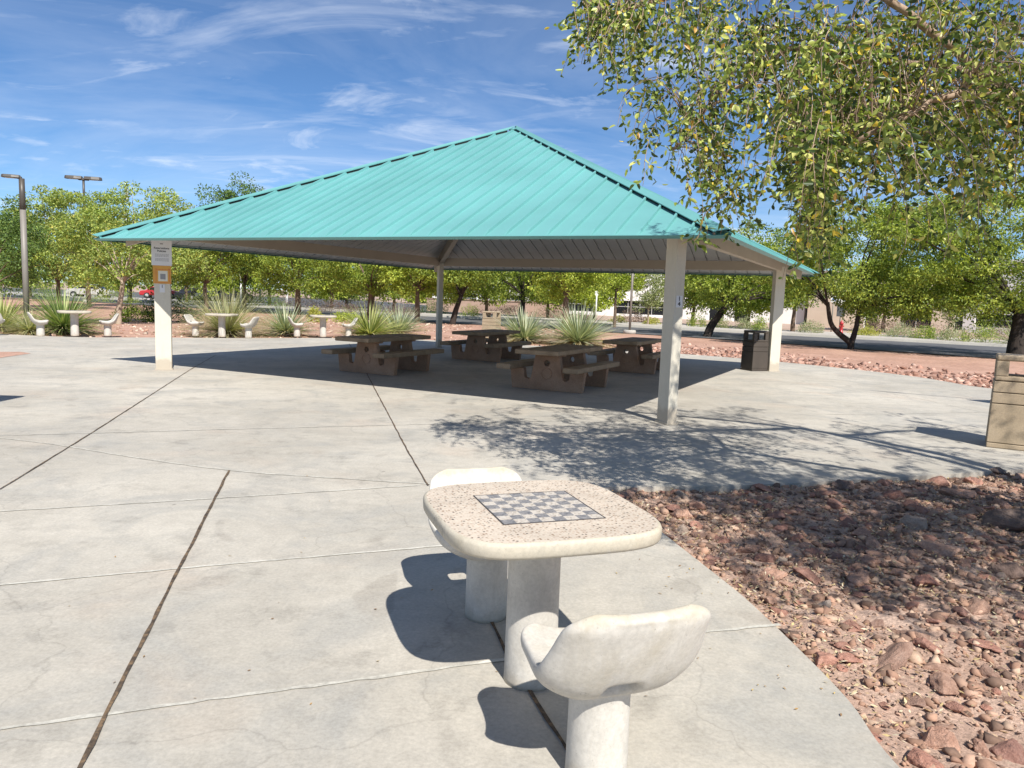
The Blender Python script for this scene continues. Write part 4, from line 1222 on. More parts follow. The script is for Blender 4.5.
bg2 = [(30, 72, 'olive', 7.2, 2.9), (130, 66, 'mesquite', 6.6, 3.0), (185, 70, 'olive', 6.8, 3.2), (222, 64, 'bright', 6.0, 3.0), (268, 70, 'mesquite', 6.6, 3.4), (330, 66, 'bright', 5.6, 3.0),
       (345, 75, 'deep', 6.6, 3.4), (392, 62, 'mesquite', 5.6, 2.8), (436, 66, 'bright', 5.6, 2.8), (484, 62, 'mesquite', 5.4, 2.8), (-40, 60, 'deep', 7.0, 3.2), (545, 62, 'mesquite', 5.2, 2.6), (592, 60, 'bright', 4.9, 2.4), (690, 58, 'mesquite', 5.2, 2.6), (745, 56, 'bright', 5.0, 2.5), (880, 58, 'mesquite', 6.0, 3.0)]
names2 = ['olive tree far behind the left lamp', 'far green tree behind the yellow tinted tree', 'far olive tree above the red car', 'far bright tree above the carport', 'far green tree at the right end of the carport',
          'far bright tree between two brown trunks left of the rear post', 'far dark tree behind the mauve hedge', 'far green tree behind the blue grey agave', 'far bright tree directly behind the rear post', 'far green tree above the litter bin behind the tables', 'far dark tree beyond the left picture edge', 'far green tree in front of the white building behind the agaves', 'small bright tree at the building left of the slim grey pole', 'far green tree seen just right of the nearest post', 'far bright tree seen left of the right hand far post', 'far green tree in front of the tan building']
for i, ((px_, d, p, h, rx), lab) in enumerate(zip(bg2, names2)):
    T(px_, d, lab, p, h, 1.5, rx, (h - 1.2) / 2, 'bark_mid', 200 + i, 70, 3200, .24, clump_r=.7, group='second row of trees beyond the parking lot')
for i, (px_, d, w, h, lab, p) in enumerate([
    (262, 66, 60, 17, 'dark green hedge under the right end of the carport', PAL['deep']), (300, 70, 60, 15, 'mauve hedge behind the bluish agave', ([(.20, .135, .13), (.26, .18, .165), (.15, .11, .095), (.22, .2, .11)], [.35, .3, .2, .15])),
    (362, 68, 60, 16, 'dusky hedge behind the bushy tree with the stout trunk', ([(.16, .12, .11), (.20, .15, .13), (.13, .13, .07)], [.4, .3, .3])), (425, 64, 50, 16, 'dark green hedge left of the rear post, far back', PAL['deep']),
    (40, 62, 60, 20, 'dark hedge beyond the left lamp', PAL['deep']), (110, 64, 60, 14, 'olive hedge in front of the silver car', PAL['olive']), (205, 68, 60, 12, 'low hedge in front of the carport cars', PAL['mesquite'])]):
    far_hedges = True; HEDGES.append((px_, d, w, h, lab, p, 160 + i))
rngw = np.random.default_rng(5); nW = 16000
Cx = rngw.uniform(-150, 15, 90); Cy = 135 + rngw.uniform(-8, 8, 90) - Cx * .25; Ch = rngw.uniform(2.5, 5.5, 90)
ii = rngw.integers(0, 90, nW); Gw = rngw.normal(0, 1, (nW, 3)); Gw /= np.linalg.norm(Gw, axis=1, keepdims=True)
Pw = np.stack([Cx[ii], Cy[ii], Ch[ii] * .62], 1) + Gw * np.stack([Ch[ii] * .9, Ch[ii] * .6, Ch[ii] * .62], 1) * rngw.uniform(.4, 1, (nW, 1)) ** .5
V, F, K = leaf_cards(rngw, Pw, rngw.uniform(.35, .7, nW), rngw.uniform(.3, .5, nW), Gw + rngw.normal(0, .5, (nW, 3)), pick_cols(rngw, nW, *PAL['mesquite']))
tag(link_mesh('far_wood', pigment_mesh('far_wood', V, F, K, M['leaf_bg'])), 'distant green tree belt beyond the parking lot', 'tree belt', kind='stuff')
# far palm beside the left lamp
pm = empty('palm_tree'); b = MB(); b.tube([(0, 0, -.1), (.1, 0, 4), (.05, 0, 8)], [.22, .18, .16], 8); b.build('trunk', M['bark_mid'], pm)
rng = np.random.default_rng(77); V = []; F = []; K = []
for i in range(26):
    a = rng.uniform(0, 6.28); el = rng.uniform(-.7, 1.1); d = np.array([math.cos(a) * math.cos(el), math.sin(a) * math.cos(el), math.sin(el)])
    p = np.array([.05, 0, 8.0])
    for k in range(8):
        q = p + d * .2; s_ = np.cross(d, [0, 0, 1]); s_ /= np.linalg.norm(s_) + 1e-6; w = .16 * (1 - k / 9)
        o = len(V); V += [p - s_ * w, p + s_ * w, q + s_ * w * .85, q - s_ * w * .85]; F.append((o, o + 1, o + 2, o + 3)); K += [np.array([.10, .13, .045]) * rng.uniform(.7, 1.2)] * 4
        p = q; d = d + np.array([0, 0, -.13]); d /= np.linalg.norm(d)
link_mesh('crown', pigment_mesh('crown', V, F, np.array(K), M['leaf_bg']), pm)
g = at_depth(27, 78); place(pm, (g.x, g.y, -.1), 0, 'distant palm tree just right of the left street lamp', 'palm tree')

# ---- spiky plants
def make_spiky(name, seed, n, L, w, pal, dry, stiff=.35, spread=1.25, label=None, cat='agave', loc=(0, 0, 0), group=None):
    rng = np.random.default_rng(seed); root = empty(name, loc)
    def blades(n, elo, ehi, Lf, pal, bend):
        V = []; F = []; K = []
        for i in range(n):
            a = rng.uniform(0, 2 * PI); el = math.asin(rng.uniform(math.sin(elo), math.sin(ehi)) ** 1.15) if elo > 0 else rng.uniform(elo, ehi); l = L * Lf * rng.uniform(.7, 1.1)
            d = np.array([math.cos(a) * math.cos(el), math.sin(a) * math.cos(el), math.sin(el)]); p = np.array([math.cos(a) * .06, math.sin(a) * .06, .08 + rng.uniform(0, .12)])
            c = np.array(pal[rng.integers(len(pal))]) * rng.uniform(.75, 1.25); S = 5; o = len(V)
            side = np.array([-math.sin(a), math.cos(a), rng.uniform(-.3, .3)])
            for k in range(S + 1):
                ww = w * (1 - (k / S) ** 1.6) * .5 + .0015
                V += [p - side * ww, p + side * ww]; K += [c, c]
                p = p + d * l / S; d = d + np.array([0, 0, -bend * rng.uniform(.6, 1.3) * math.cos(el) / S]); d /= np.linalg.norm(d)
                p[2] = max(p[2], .015)
            for k in range(S): F.append((o + 2 * k, o + 2 * k + 1, o + 2 * k + 3, o + 2 * k + 2))
        return V, F, np.array(K)
    link_mesh('leaves', pigment_mesh('leaves', *blades(int(n * 1.7), .10, 1.5, 1.0, pal, stiff), M['blade']), root)
    if dry: link_mesh('dry_leaves', pigment_mesh('dry_leaves', *blades(dry, -.05, .35, .85, [(.50, .42, .24), (.58, .50, .30), (.42, .34, .19)], stiff * 2), M['blade']), root)
    tag(root, label, cat, group); return root
blue = [(.28, .33, .22), (.37, .40, .28), (.20, .24, .14), (.46, .46, .32)]
yel = [(.28, .31, .10), (.36, .37, .14), (.20, .25, .07), (.44, .42, .2)]
grn = [(.18, .25, .08), (.25, .32, .10), (.13, .19, .06), (.36, .38, .17)]
palegrass = [(.40, .38, .22), (.48, .44, .27), (.33, .33, .17), (.28, .30, .14)]
SP = 'spiky plants bordering the plaza'
def S(px_, py_, width_px, label, pal, dry=60, n=230, stiff=.35, cat='agave', seed=0, wd=.04, back=.5, hfac=1.0, **kw):
    g = at(px_, py_); d = Vector((g.x, g.y, 0)).normalized(); g = g + d * back
    L = width_px / FOC * g.y / 2 * 1.36
    o = make_spiky('agave' if cat == 'agave' else 'grass_clump', seed, n, L, wd, pal, dry, stiff, label=label, cat=cat, loc=(g.x, g.y, -.05), group=SP, **kw)
    o.scale = (1, 1, hfac * .80); return o
S(64, 334, 76, 'big yellow green spiky plant right behind the far left chess table', grn, 120, 420, .5, seed=1, wd=.035, back=.9, hfac=1.1)
S(2, 332, 66, 'yellowish spiky plant at the left picture edge behind the grey chair', yel, 70, 260, .5, seed=2, back=1.2)
S(228, 336, 92, 'wide pale straw grass clump behind the left middle chess table', palegrass, 60, 700, .5, 'grass clump', 3, .016, .9, .95)
S(286, 336, 62, 'bluish agave between two white chess tables', blue, 90, 240, .3, seed=4, back=1.0)
S(370, 338, 66, 'yellow green agave left of the rear post behind the left picnic table', yel, 130, 260, .3, seed=5, back=.8)
S(398, 336, 56, 'blue grey agave beside the yellow green one, left of the rear post', blue, 60, 260, .25, seed=6, back=1.6)
S(524, 342, 66, 'grey green agave beside the white litter bin', blue, 150, 270, .3, seed=7, back=.6)
S(578, 345, 78, 'largest grey green agave in the middle behind the picnic tables', blue, 170, 330, .28, seed=8, back=.6, hfac=1.02)
S(1019, 352, 58, 'spiky dark green plant behind the right litter bin', grn, 30, 160, .35, seed=9, back=7)
S(30, 336, 60, 'dry yellow tufted grass around the foot of the left lamp', palegrass, 80, 240, .8, 'grass clump', 10, .02, 1.6, .8)

# ---- shrubs: rounded leafy bushes without a trunk
def shrub(px_, d, wpx, hpx, label, pal, seed, dense=1.0, group=None, z=-.06, lsize=.09, cat='shrub'):
    rng = np.random.default_rng(seed); g = at_depth(px_, d, z); w = wpx / FOC * d / 2; h = hpx / FOC * d
    n = int(1500 * dense); nc = 26
    C = rng.normal(0, 1, (nc, 3)); C /= np.linalg.norm(C, axis=1, keepdims=True); C *= rng.uniform(.5, .92, (nc, 1)); C[:, 2] = np.abs(C[:, 2])
    C = C * np.array([w, w * .8, h * .9]); idx = rng.integers(0, nc, n)
    G = rng.normal(0, 1, (n, 3)); G /= np.linalg.norm(G, axis=1, keepdims=True)
    P = C[idx] + G * rng.uniform(.1, 1, (n, 1)) ** .5 * np.array([w, w, h]) * .3; P[:, 2] = np.maximum(P[:, 2], .02)
    D = G + rng.normal(0, .5, (n, 3)) + np.array([0, 0, .3])
    V, F, K = leaf_cards(rng, P, lsize * rng.uniform(.7, 1.4, n), lsize * .45 * rng.uniform(.7, 1.3, n), D, pick_cols(rng, n, *pal))
    o = link_mesh('shrub', pigment_mesh('shrub', V, F, K, M['leaf_bg']), None, g)
    return tag(o, label, cat, group)
purple = ([(.20, .135, .13), (.26, .18, .165), (.15, .11, .095), (.22, .2, .11)], [.35, .3, .2, .15])
yellowp = ([(.36, .36, .08), (.44, .42, .10), (.26, .28, .06)], [.4, .3, .3])
silver = ([(.30, .32, .20), (.38, .39, .26), (.22, .25, .14)], [.4, .3, .3])
RS = 'roadside shrubs'
for px_, d, w, h, lab, p, sd in HEDGES: shrub(px_, d, w, h, lab, p, sd, 1.6, RS, cat='hedge')
shrub(133, 33, 46, 20, 'low rounded green bush left of the left front post', PAL['mesquite'], 101, 1.2, RS)
shrub(172, 33.5, 62, 36, 'dark green rounded bush behind the left front post', ([(.035, .06, .022), (.055, .085, .03), (.08, .115, .04)], [.4, .4, .2]), 102, 2.0, RS)
shrub(313, 39, 22, 16, 'small yellow green ball shaped bush behind the right chess table', yellowp, 103, .8, RS)
shrub(343, 40, 40, 12, 'low spreading green ground bush beside the yellow green agave', PAL['bright'], 104, 1.0, RS)
shrub(250, 52, 50, 26, 'wispy pale green bush beside the white sign post', PAL['pale'], 105, .9, RS)
shrub(335, 58, 60, 13, 'mauve brown clipped hedge beyond the chess tables', purple, 106, 1.4, RS)
shrub(395, 56, 50, 14, 'purplish hedge behind the two agaves left of the rear post', purple, 107, 1.2, RS)
shrub(468, 56, 20, 15, 'small round olive shrub right of the rear post', PAL['olive'], 108, .7, RS)
shrub(505, 66, 62, 11, 'long low purple brown hedge under the building windows', purple, 109, 1.2, RS)
shrub(560, 62, 60, 12, 'purple brown hedge behind the largest agave', purple, 116, 1.2, RS)
shrub(615, 56, 20, 9, 'small yellow flowering bush beside the slim grey lamp pole', yellowp, 117, .5, RS)
shrub(632, 60, 36, 15, 'mauve bush at the white building just left of the nearest post', purple, 118, 1.0, RS)
shrub(650, 55, 18, 8, 'low golden shrub at the foot of the nearest post', yellowp, 119, .5, RS)
shrub(694, 50.5, 22, 20, 'loose green shrub across the road, left of the leaning trunk', PAL['olive'], 120, .7, RS)
shrub(717, 50, 24, 19, 'pale green shrub across the road behind the leaning trunk', PAL['pale'], 121, .8, RS)
shrub(742, 49, 22, 16, 'dull green shrub across the road in front of the white door', silver, 122, .7, RS)
shrub(757, 47, 18, 20, 'upright olive shrub across the road above the shaded litter bin', PAL['olive'], 123, .7, RS)
shrub(808, 46, 30, 19, 'grey green shrub across the road right of the far right post', silver, 124, .9, RS)
for i, (x, w, h, lab, p) in enumerate([(862, 34, 13, 'yellowish low shrub just right of the V shaped trunk', yellowp), (896, 34, 17, 'grey green shrub second to the right of the V shaped trunk', silver),
        (922, 26, 17, 'olive tufted shrub across the road in the middle of the right hand row', PAL['olive']), (948, 36, 18, 'broad silver green shrub under the young white stemmed tree', silver),
        (976, 40, 24, 'larger green shrub across the road in front of the dark window', PAL['olive'])]):
    shrub(x, 44.5 - i * 1.0, w, h, lab, p, 130 + i, .9, RS)
shrub(905, 56, 110, 16, 'long reddish clipped hedge in front of the tan building', purple, 140, 2.2, RS)
shrub(1000, 54, 60, 12, 'mauve hedge under the long dark window on the right', purple, 141, 1.2, RS)

# ------------------------------------------------------------------ buildings beyond the road
def wall_building(name, px0, d0, px1, d1, hgt, depth, wallmat, label, wins=(), doors=(), base=None, para=.35):
    a = at_depth(px0, d0); c = at_depth(px1, d1); u = (c - a); Lw = u.length; rz = math.atan2(u.y, u.x)
    root = empty(name, (a.x, a.y, -.12), rz); tag(root, label, 'building')
    # wall front built of piers and bands so openings are real recesses
    b = MB(); xs = sorted([(x, w, z0, z1) for x, w, z0, z1 in list(wins) + list(doors)])
    cur = 0
    for x, w, z0, z1 in xs:
        if x - w / 2 > cur: b.box(((cur + x - w / 2) / 2, .15, hgt / 2), (x - w / 2 - cur, .3, hgt))
        b.box((x, .15, (z1 + hgt) / 2), (w, .298, hgt - z1))
        if z0 > .01: b.box((x, .15, z0 / 2), (w, .298, z0))
        cur = x + w / 2
    if cur < Lw: b.box(((cur + Lw) / 2, .15, hgt / 2), (Lw - cur, .3, hgt))
    b.box((Lw / 2, .3 + depth / 2, hgt / 2 - .05), (Lw, depth, hgt - .1))
    b.build('wall', wallmat, root)
    b = MB(); b.box((Lw / 2, .14, hgt + .1), (Lw + .2, .5, .2)); b.build('parapet', wallmat, root)
    if base: b = MB(); b.box((Lw / 2, -.03, base / 2), (Lw, .06, base)); b.build('wainscot', M['wall_pink'], root)
    for x, w, z0, z1 in wins:
        b = MB(); b.box((x, .24, (z0 + z1) / 2), (w, .02, z1 - z0)); g = b.build('window', M['glass'], root)
        b = MB(); n = max(1, int(w / 1.2))
        for i in range(n + 1): b.box((x - w / 2 + i * w / n, .215, (z0 + z1) / 2), (.06, .05, z1 - z0))
        b.box((x, .214, z0 + (z1 - z0) * .55), (w, .05, .06)); b.build('frame', M['mullion'], g)
    for x, w, z0, z1 in doors:
        b = MB(); b.box((x, .24, (z0 + z1) / 2), (w, .02, z1 - z0)); g = b.build('door', M['glass'], root)
        b = MB(); 
        for s_ in (-1, 1): b.box((x + s_ * (w / 2 - .06), .2, (z0 + z1) / 2), (.12, .06, z1 - z0))
        b.box((x, .2, z1 - .06), (w - .24, .06, .12)); b.build('frame', M['white_metal'], g)
    return root
wall_building('office_building', 430, 90, 672, 82, 5.2, 14, M['wall_white'],
   'white stucco building with dark ribbon windows behind the middle agaves',
   [(4.0, 3.0, .8, 1.9), (9.6, 2.6, .6, 1.9), (12.9, 2.2, .6, 2.1), (17.9, 4.6, .4, 1.9), (24.4, 5.2, .3, 1.75)], base=None)
wall_building('office_building', 676, 80, 800, 74, 5.4, 14, M['wall_white'],
   'pale building with a white framed glass door seen between the two right posts', [(8.0, 1.4, 2.6, 3.6)], [(3.8, 1.6, 0, 2.1), (6.3, 1.5, 0, 2.1)])
wall_building('office_building', 803, 73, 955, 66, 5.0, 14, M['wall_tan'],
   'tan building with dark recesses behind the right hand shrub row', [(9.3, 2.4, .2, 2.3), (13.0, 1.4, .2, 2.1)], [(5.6, 1.2, 0, 2.3)])
wall_building('office_building', 958, 66, 1060, 60, 6.0, 14, M['wall_white'],
   'white building with one long dark window at the right picture edge', [(3.1, 4.3, .55, 1.65)])
# low pink garden wall
a = at_depth(425, 74); c = at_depth(560, 68); u = c - a
b = MB(); b.box((u.length / 2, 0, .55), (u.length, .2, 1.5)); b.box((u.length / 2, 0, 1.34), (u.length + .1, .3, .08))
o = b.build('garden_wall', M['wall_pink'], None, (a.x, a.y, -.15), math.atan2(u.y, u.x)); tag(o, 'low pinkish block wall in front of the white building, behind the rear post', 'wall')

# ---- red post, hydrant shape, small signs by the tan building
o = empty('fire_hydrant'); b = MB(); b.lathe([(.13, 0), (.13, .06), (.09, .08), (.09, .55), (.12, .57), (.12, .62), (.07, .74), (.03, .8)], 14)
b.build('barrel', M['red_paint'], o)
b = MB()
for s_ in (-1, 1): b.tube([(0, 0, .45), (s_ * .16, 0, .45)], .045, 8)
b.build('outlet', M['red_paint'], o)
g = at_depth(838, 47); place(o, (g.x, g.y, .05), .2, 'red hydrant like post seen inside the V shaped trunk', 'hydrant', scale=1.0)
o = empty('road_sign'); b = MB(); b.lathe([(.04, 0), (.04, 2.6)], 8); b.build('pole', M['pole'], o)
b = MB(); b.box((0, -.05, 2.3), (.55, .03, .5)); b.build('sign_plate', M['white_metal'], o)
b = MB(); b.box((0, -.05, 1.5), (.62, .05, .85)); b.build('dark_panel', M['slate'], o)
g = at_depth(836, 58); place(o, (g.x, g.y, -.1), 0, 'small white sign over a dark panel seen inside the V shaped trunk', 'sign')
o = empty('road_sign'); b = MB(); b.lathe([(.04, 0), (.04, 2.55)], 8); b.build('pole', M['pole'], o)
b = MB(); b.box((0, -.05, 2.3), (.42, .03, .42)); b.build('sign_plate', M['white_metal'], o)
V = [(.13 * math.cos(2 * PI * i / 16), -.068, 2.3 + .13 * math.sin(2 * PI * i / 16)) for i in range(16)] + [(.13 * math.cos(2 * PI * i / 16), -.06, 2.3 + .13 * math.sin(2 * PI * i / 16)) for i in range(16)]
b = MB(); b.add(V, [tuple(range(16))] + [(i, (i + 1) % 16, 16 + (i + 1) % 16, 16 + i) for i in range(16)]); b.build('blue_disc', M['blue_paint'], o)
g = at_depth(828, 52); place(o, (g.x, g.y, -.1), 0, 'small white sign with a blue disc at the top of the V shaped trunk', 'sign')

# ------------------------------------------------------------------ carport and parked cars on the left
cpz = empty('carport')
a = at_depth(165, 90); c = at_depth(272, 84); u = c - a; Lc = u.length
b = MB(); b.box((Lc / 2, 2.2, 2.75), (Lc, 5.6, .34)); b.build('canopy', M['white_metal'], cpz, bevel=.03)
for i in range(5):
    b = MB(); b.box((.3 + i * (Lc - .6) / 4, 2.6, 1.3), (.16, .16, 2.6)); b.build('post', M['white_metal'], cpz)
place(cpz, (a.x, a.y, -.62), math.atan2(u.y, u.x), 'long white carport roof over parked cars at the left', 'carport')
def make_car(col):
    root = empty('parked_car')
    prof = [(-2.15, .32), (-2.2, .62), (-2.05, .86), (-1.45, .93), (-.75, 1.38), (.55, 1.42), (1.35, .98), (2.05, .86), (2.2, .62), (2.15, .32)]
    b = MB(); b.prism(prof, -.82, .82, 0, Matrix.Rotation(PI / 2, 4, 'X')); b.build('body', col, root, bevel=.09, bseg=3)
    b = MB(); wp = [(-1.28, .97), (-.72, 1.31), (.5, 1.35), (1.15, .99)]
    b.prism(wp, -.832, .832, 0, Matrix.Rotation(PI / 2, 4, 'X')); b.build('side_window', M['glass'], root)
    b = MB(); b.add([(1.32, -.7, 1.02), (1.32, .7, 1.02), (.62, .66, 1.41), (.62, -.66, 1.41)], [(0, 1, 2, 3)]); b.build('windscreen', M['glass'], root)
    for sx in (-1.35, 1.35):
        for sy in (-.78, .78):
            b = MB(); b.tube([(sx, sy - .1, .33), (sx, sy + .1, .33)], .33, 16, smooth=False); w = b.build('wheel', M['tyre'], root)
            b = MB(); b.tube([(sx, sy - .108, .33), (sx, sy + .108, .33)], .19, 12, smooth=False); b.build('rim', M['mullion'], w)
    for sy in (-.6, .6):
        b = MB(); b.box((2.12, sy, .68), (.12, .32, .13)); b.build('headlight', M['lens'], root, bevel=.02)
    return root
cars = [(159, 92, 'red_paint', .3, 'red car parked behind the left front post'), (192, 86, 'black_paint', 1.3, 'black car under the carport, nearest the left post'),
        (213, 85, 'slate', 1.25, 'dark grey car under the carport, in the middle'), (234, 84, 'black_paint', 1.3, 'black car at the right end of the carport'),
        (90, 80, 'mullion', .1, 'silver car seen under the olive trees at the left')]
for px_, d, mm, rz, lab in cars:
    o = make_car(M[mm]); g = at_depth(px_, d); place(o, (g.x, g.y, -.03), rz, lab, 'car', 'cars in the parking lot')

# ------------------------------------------------------------------ the big tree overhead on the right (its trunk stands outside the picture)
rng = np.random.default_rng(2024); rl = random.Random(99)
elm = empty('shade_tree', (6.6, 3.4, -.05)); tag(elm, 'overhanging shade tree with drooping leafy twigs at the upper right', 'tree')
eo = Vector((6.6, 3.4, -.05))
def rel(p): return Vector(p) - eo
b = MB(); tp = smooth_poly([(0, 0, -.1), (-.1, .05, .9), (-.35, .25, 1.9), (-.6, .5, 2.7)], 5)
b.tube(tp, [.24 - .10 * i / 15 for i in range(len(tp))], 14); b.build('trunk', M['bark_elm'], elm)
fk = eo + Vector((-.6, .5, 2.65))
limbs = [ # waypoints in space (world), radius at the start
 ([fk, on_ray(1090, 150, 5.2), on_ray(1018, 98, 5.3), on_ray(980, 72, 5.35), on_ray(905, 62, 5.5), on_ray(830, 40, 5.7)], .052),
 ([on_ray(985, 74, 5.35), on_ray(930, 30, 5.0), on_ray(850, -25, 4.9), on_ray(740, -20, 5.2), on_ray(640, 8, 5.6), on_ray(585, 20, 5.7)], .032),
 ([on_ray(905, 62, 5.5), on_ray(850, 58, 5.4), on_ray(795, 48, 5.3), on_ray(755, 75, 5.3), on_ray(715, 104, 5.35), on_ray(672, 150, 5.4)], .030),
 ([on_ray(1018, 98, 5.3), on_ray(960, 92, 4.9), on_ray(900, 118, 4.7), on_ray(840, 150, 4.7), on_ray(790, 160, 4.8)], .030),
 ([on_ray(1018, 98, 5.3), on_ray(985, 90, 5.9), on_ray(930, 105, 6.4), on_ray(870, 130, 6.7)], .032),
 ([fk, Vector((6.3, 4.7, 4.1)), Vector((5.5, 5.5, 5.0)), Vector((4.0, 5.9, 5.5)), Vector((2.4, 6.2, 5.5))], .10),
 ([fk, Vector((6.2, 4.2, 3.8)), Vector((5.8, 5.2, 4.8)), Vector((5.2, 6.2, 5.2))], .09),
 ([fk, Vector((5.4, 3.4, 3.5)), Vector((4.3, 3.0, 4.2)), Vector((3.2, 2.7, 4.2))], .08),
 ([fk, Vector((6.9, 3.2, 3.6)), Vector((7.6, 2.6, 4.6))], .08),
 ([Vector((5.4, 3.4, 3.5)), Vector((4.4, 2.3, 3.7)), Vector((3.4, 1.8, 3.6))], .06),
 ([Vector((5.8, 5.2, 4.8)), Vector((6.8, 5.9, 4.6)), Vector((7.6, 6.6, 4.3))], .06),
 ([Vector((5.5, 5.5, 5.0)), Vector((4.0, 4.7, 5.3)), Vector((2.7, 4.6, 5.0)), Vector((1.9, 4.8, 4.6))], .06),
]
lb = MB(); axes = []
for pts, r0 in limbs:
    P = smooth_poly([rel(p) for p in pts], 6)
    P = [p + Vector((rl.uniform(-.02, .02), rl.uniform(-.02, .02), rl.uniform(-.02, .02))) if 0 < i < len(P) - 1 else p for i, p in enumerate(P)]
    lb.tube(P, [r0 * (1 - .78 * i / (len(P) - 1)) for i in range(len(P))], 9); axes.append(P)
lb.build('limb', M['bark_elm'], elm)

# strands: (pixel of the hanging start, distance, spread px, hang length m, count) describe the mass of the crown in space
strands = []
def hang(cx, cy, d, sx, sy, sd, Lm, n, lean=0.0):
    for _ in range(n):
        p = on_ray(cx + rng.normal(0, sx), cy + rng.normal(0, sy), d + rng.normal(0, sd)); strands.append((rel(p), Lm * rng.uniform(.55, 1.2), lean))
hang(608, 5, 5.7, 16, 8, .25, .40, 20, -.3)
hang(632, 22, 5.6, 20, 14, .3, .42, 24, -.2)
hang(592, 30, 5.7, 6, 10, .15, .26, 6)
hang(650, 88, 5.5, 7, 14, .2, .42, 9)
hang(690, 112, 5.4, 14, 9, .2, .36, 10, -.7)
hang(716, 128, 5.4, 9, 22, .25, .55, 18)
hang(720, 185, 5.4, 7, 12, .15, .36, 10)
hang(735, 52, 5.4, 34, 26, .4, .36, 30)
hang(700, 8, 5.5, 45, 12, .4, .42, 34)
hang(800, 50, 5.2, 36, 36, .5, .55, 46)
hang(806, 130, 5.0, 12, 22, .4, .6, 34)
hang(806, 218, 4.9, 10, 8, .2, .30, 12)
hang(828, 150, 4.9, 18, 18, .4, .48, 22)
hang(855, 90, 5.4, 38, 36, .6, .6, 60)
hang(885, 118, 5.3, 42, 30, .6, .52, 60)
hang(945, 112, 5.5, 42, 34, .7, .5, 52)
hang(1000, 118, 5.4, 40, 38, .7, .5, 56)
hang(900, 14, 5.3, 60, 26, .6, .5, 40)
hang(990, 15, 5.2, 45, 30, .6, .5, 38)
hang(1060, 70, 5.2, 40, 60, .6, .55, 32)
n_img = len(strands)
for qq in range(930):   # the rest of the crown above and beside the picture
    P = axes[rl.choice([5, 6, 7, 8, 9, 10, 11, 5, 9, 7, 9, 11, 5]) if qq < 430 else rl.choice([7, 7, 9])]; t = rl.uniform(.3, 1) ; q = P[min(len(P) - 1, int(t * len(P)))]
    p = q + Vector((rl.gauss(0, .45), rl.gauss(0, .45), rl.gauss(.12, .28)))
    w = p + eo
    strands.append((p, rl.uniform(.35, .7), 0))
tw = MB(); LP = []; LD = []
def near_axis(p):
    best = None
    for A in axes:
        for q in A[len(A) // 4:]:
            dd = (q - p).length
            if best is None or dd < best[0]: best = (dd, q)
    return best[1]
for si, (p, L, lean) in enumerate(strands):
    q = near_axis(p)
    m = q.lerp(p, .55) + Vector((0, 0, .10 + rl.uniform(0, .08)))
    feeder = smooth_poly([q, m, p], 4)
    d = (p - q); d.z = 0; d = d.normalized() * rl.uniform(.1, .6) if d.length > .01 else Vector((0, 0, 0))
    d = d + Vector((lean * .6 + rl.gauss(0, .15), rl.gauss(0, .15), -.15))
    pts = [p]; step = L / 9
    for k in range(9):
        d = d + Vector((rl.gauss(0, .12), rl.gauss(0, .12), -.28)); d.normalize(); pts.append(pts[-1] + d * step)
    pth = feeder[:-1] + pts; tw.tube(pth, [.0030 * (1 - .75 * i / (len(pth) - 1)) + .0009 for i in range(len(pth))], 4)
    # side twigs and leaves
    run = feeder[len(feeder) // 2:] + pts
    for k in range(len(run) - 1):
        a_, c_ = run[k], run[k + 1]; seg = (c_ - a_); ns = max(1, int(seg.length / .022))
        for j in range(ns):
            if rl.random() < .3: continue
            o_ = a_ + seg * ((j + rl.random()) / ns)
            dr = Vector((rl.gauss(0, 1), rl.gauss(0, 1), rl.gauss(-.55, .6)))
            if rl.random() < .36:
                s0 = Vector((rl.gauss(0, 1), rl.gauss(0, 1), -.45)).normalized(); tl = rl.uniform(.06, .22)
                e_ = o_ + s0 * tl
                for z in range(4): LP.append(o_.lerp(e_, (z + 1) / 4)); LD.append((s0 + Vector((rl.gauss(0, .8), rl.gauss(0, .8), rl.gauss(-.4, .5))))[:])
            else: LP.append(o_); LD.append(dr[:])
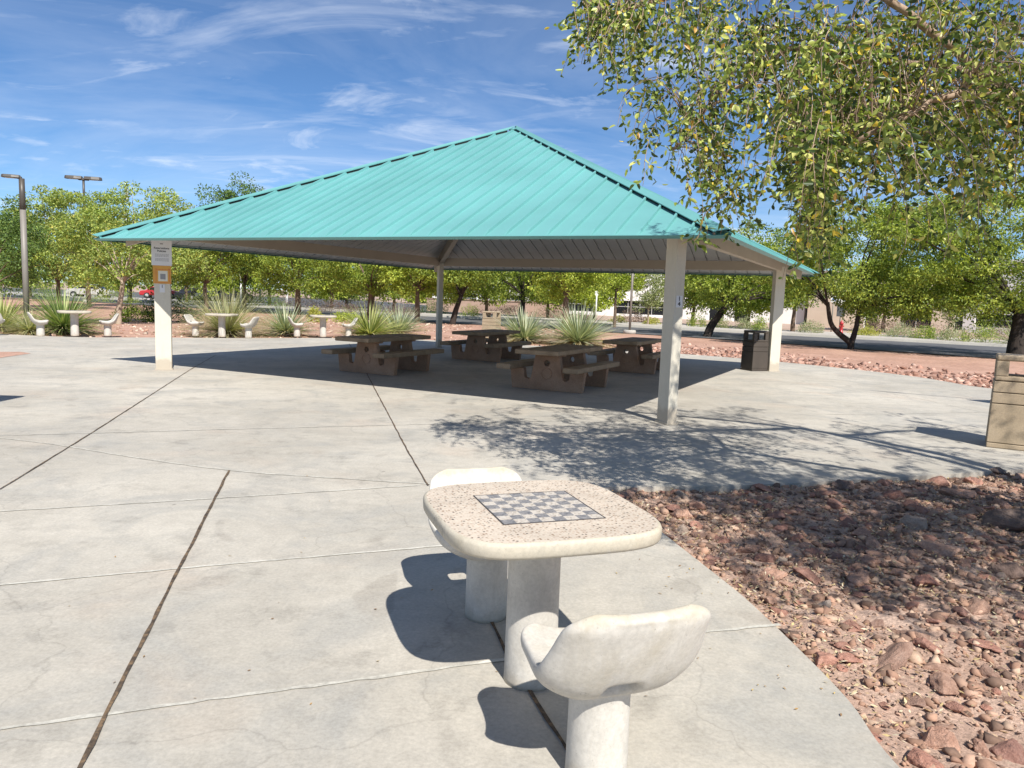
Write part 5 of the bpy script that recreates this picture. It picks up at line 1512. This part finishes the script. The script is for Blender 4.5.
tw.build('twigs', M['bark_elm'], elm)
LP = np.array([p[:] for p in LP]); LD = np.array(LD); n = len(LP)
print('elm leaves', n)
V, F, K = leaf_cards(rng, LP, rng.uniform(.038, .068, n), rng.uniform(.020, .034, n), LD, pick_cols(rng, n, *PAL['elm']), .22)
link_mesh('crown', pigment_mesh('crown', V, F, K, M['leaf']), elm)
kq = at(25, 396); kz = 2.35  # unseen roof, posts and board, added only to cast the shadow at left
kp = Vector((kq.x + .35 * kz, kq.y - .865 * kz, 0)); ko = empty('shadow_caster_roof'); b = MB(); b.box((-1.3, -.75, 2.3), (2.6, 1.5, .1)); b.build('roof', M['beam'], ko)
for sx in (-2.4, -.25):
    b = MB(); b.box((sx, -.75, 1.13), (.12, .12, 2.26)); b.build('post', M['column'], ko)
b = MB(); b.box((-1.33, -.75, 1.4), (2.0, .06, 1.1)); b.build('caster_board', M['sign_cream'], ko)
place(ko, (kp.x, kp.y, .002), 0, 'unseen roof on posts beyond the left picture edge, added for its shadow', 'shadow_caster_roof')
sq = lambda x, y, z: at(x, y) + Vector((.35 * z, -.865 * z, z))
c0, c1 = sq(962, 398, 3.0), sq(871, 390.5, 3.0); ao = empty('shadow_caster_arm', (c0.x + .45, c0.y - .3, 0)); O = Vector(ao.location)
b = MB(); b.lathe([(.06, 0), (.05, 3.1)], 12); b.build('pole', M['pole'], ao)
dv = (c1 - c0)
b = MB(); b.tube([c0 - O + Vector((.35, -.2, 0)), c0 - O + dv * .6, c1 - O], [.02, .02, .016], 8); b.tube([c0 - O + dv * .62, c0 - O + dv * .7, c1 - O], [.03, .045, .01], 8); b.build('arm', M['lamp_dark'], ao)
q0, q1, q2 = sq(975, 417, 2.62), sq(1000, 400, 3.0), sq(985, 398, 3.0)
b = MB(); b.box((-.18, -.02, 2.86), (.62, .08, .42)); b.build('panel', M['slate'], ao)
tag(ao, 'unseen pole with a thin arm beyond the right picture edge, added for its shadow', 'lamp')
# unseen pole, arm and panel, added only to cast the shadow on the paving
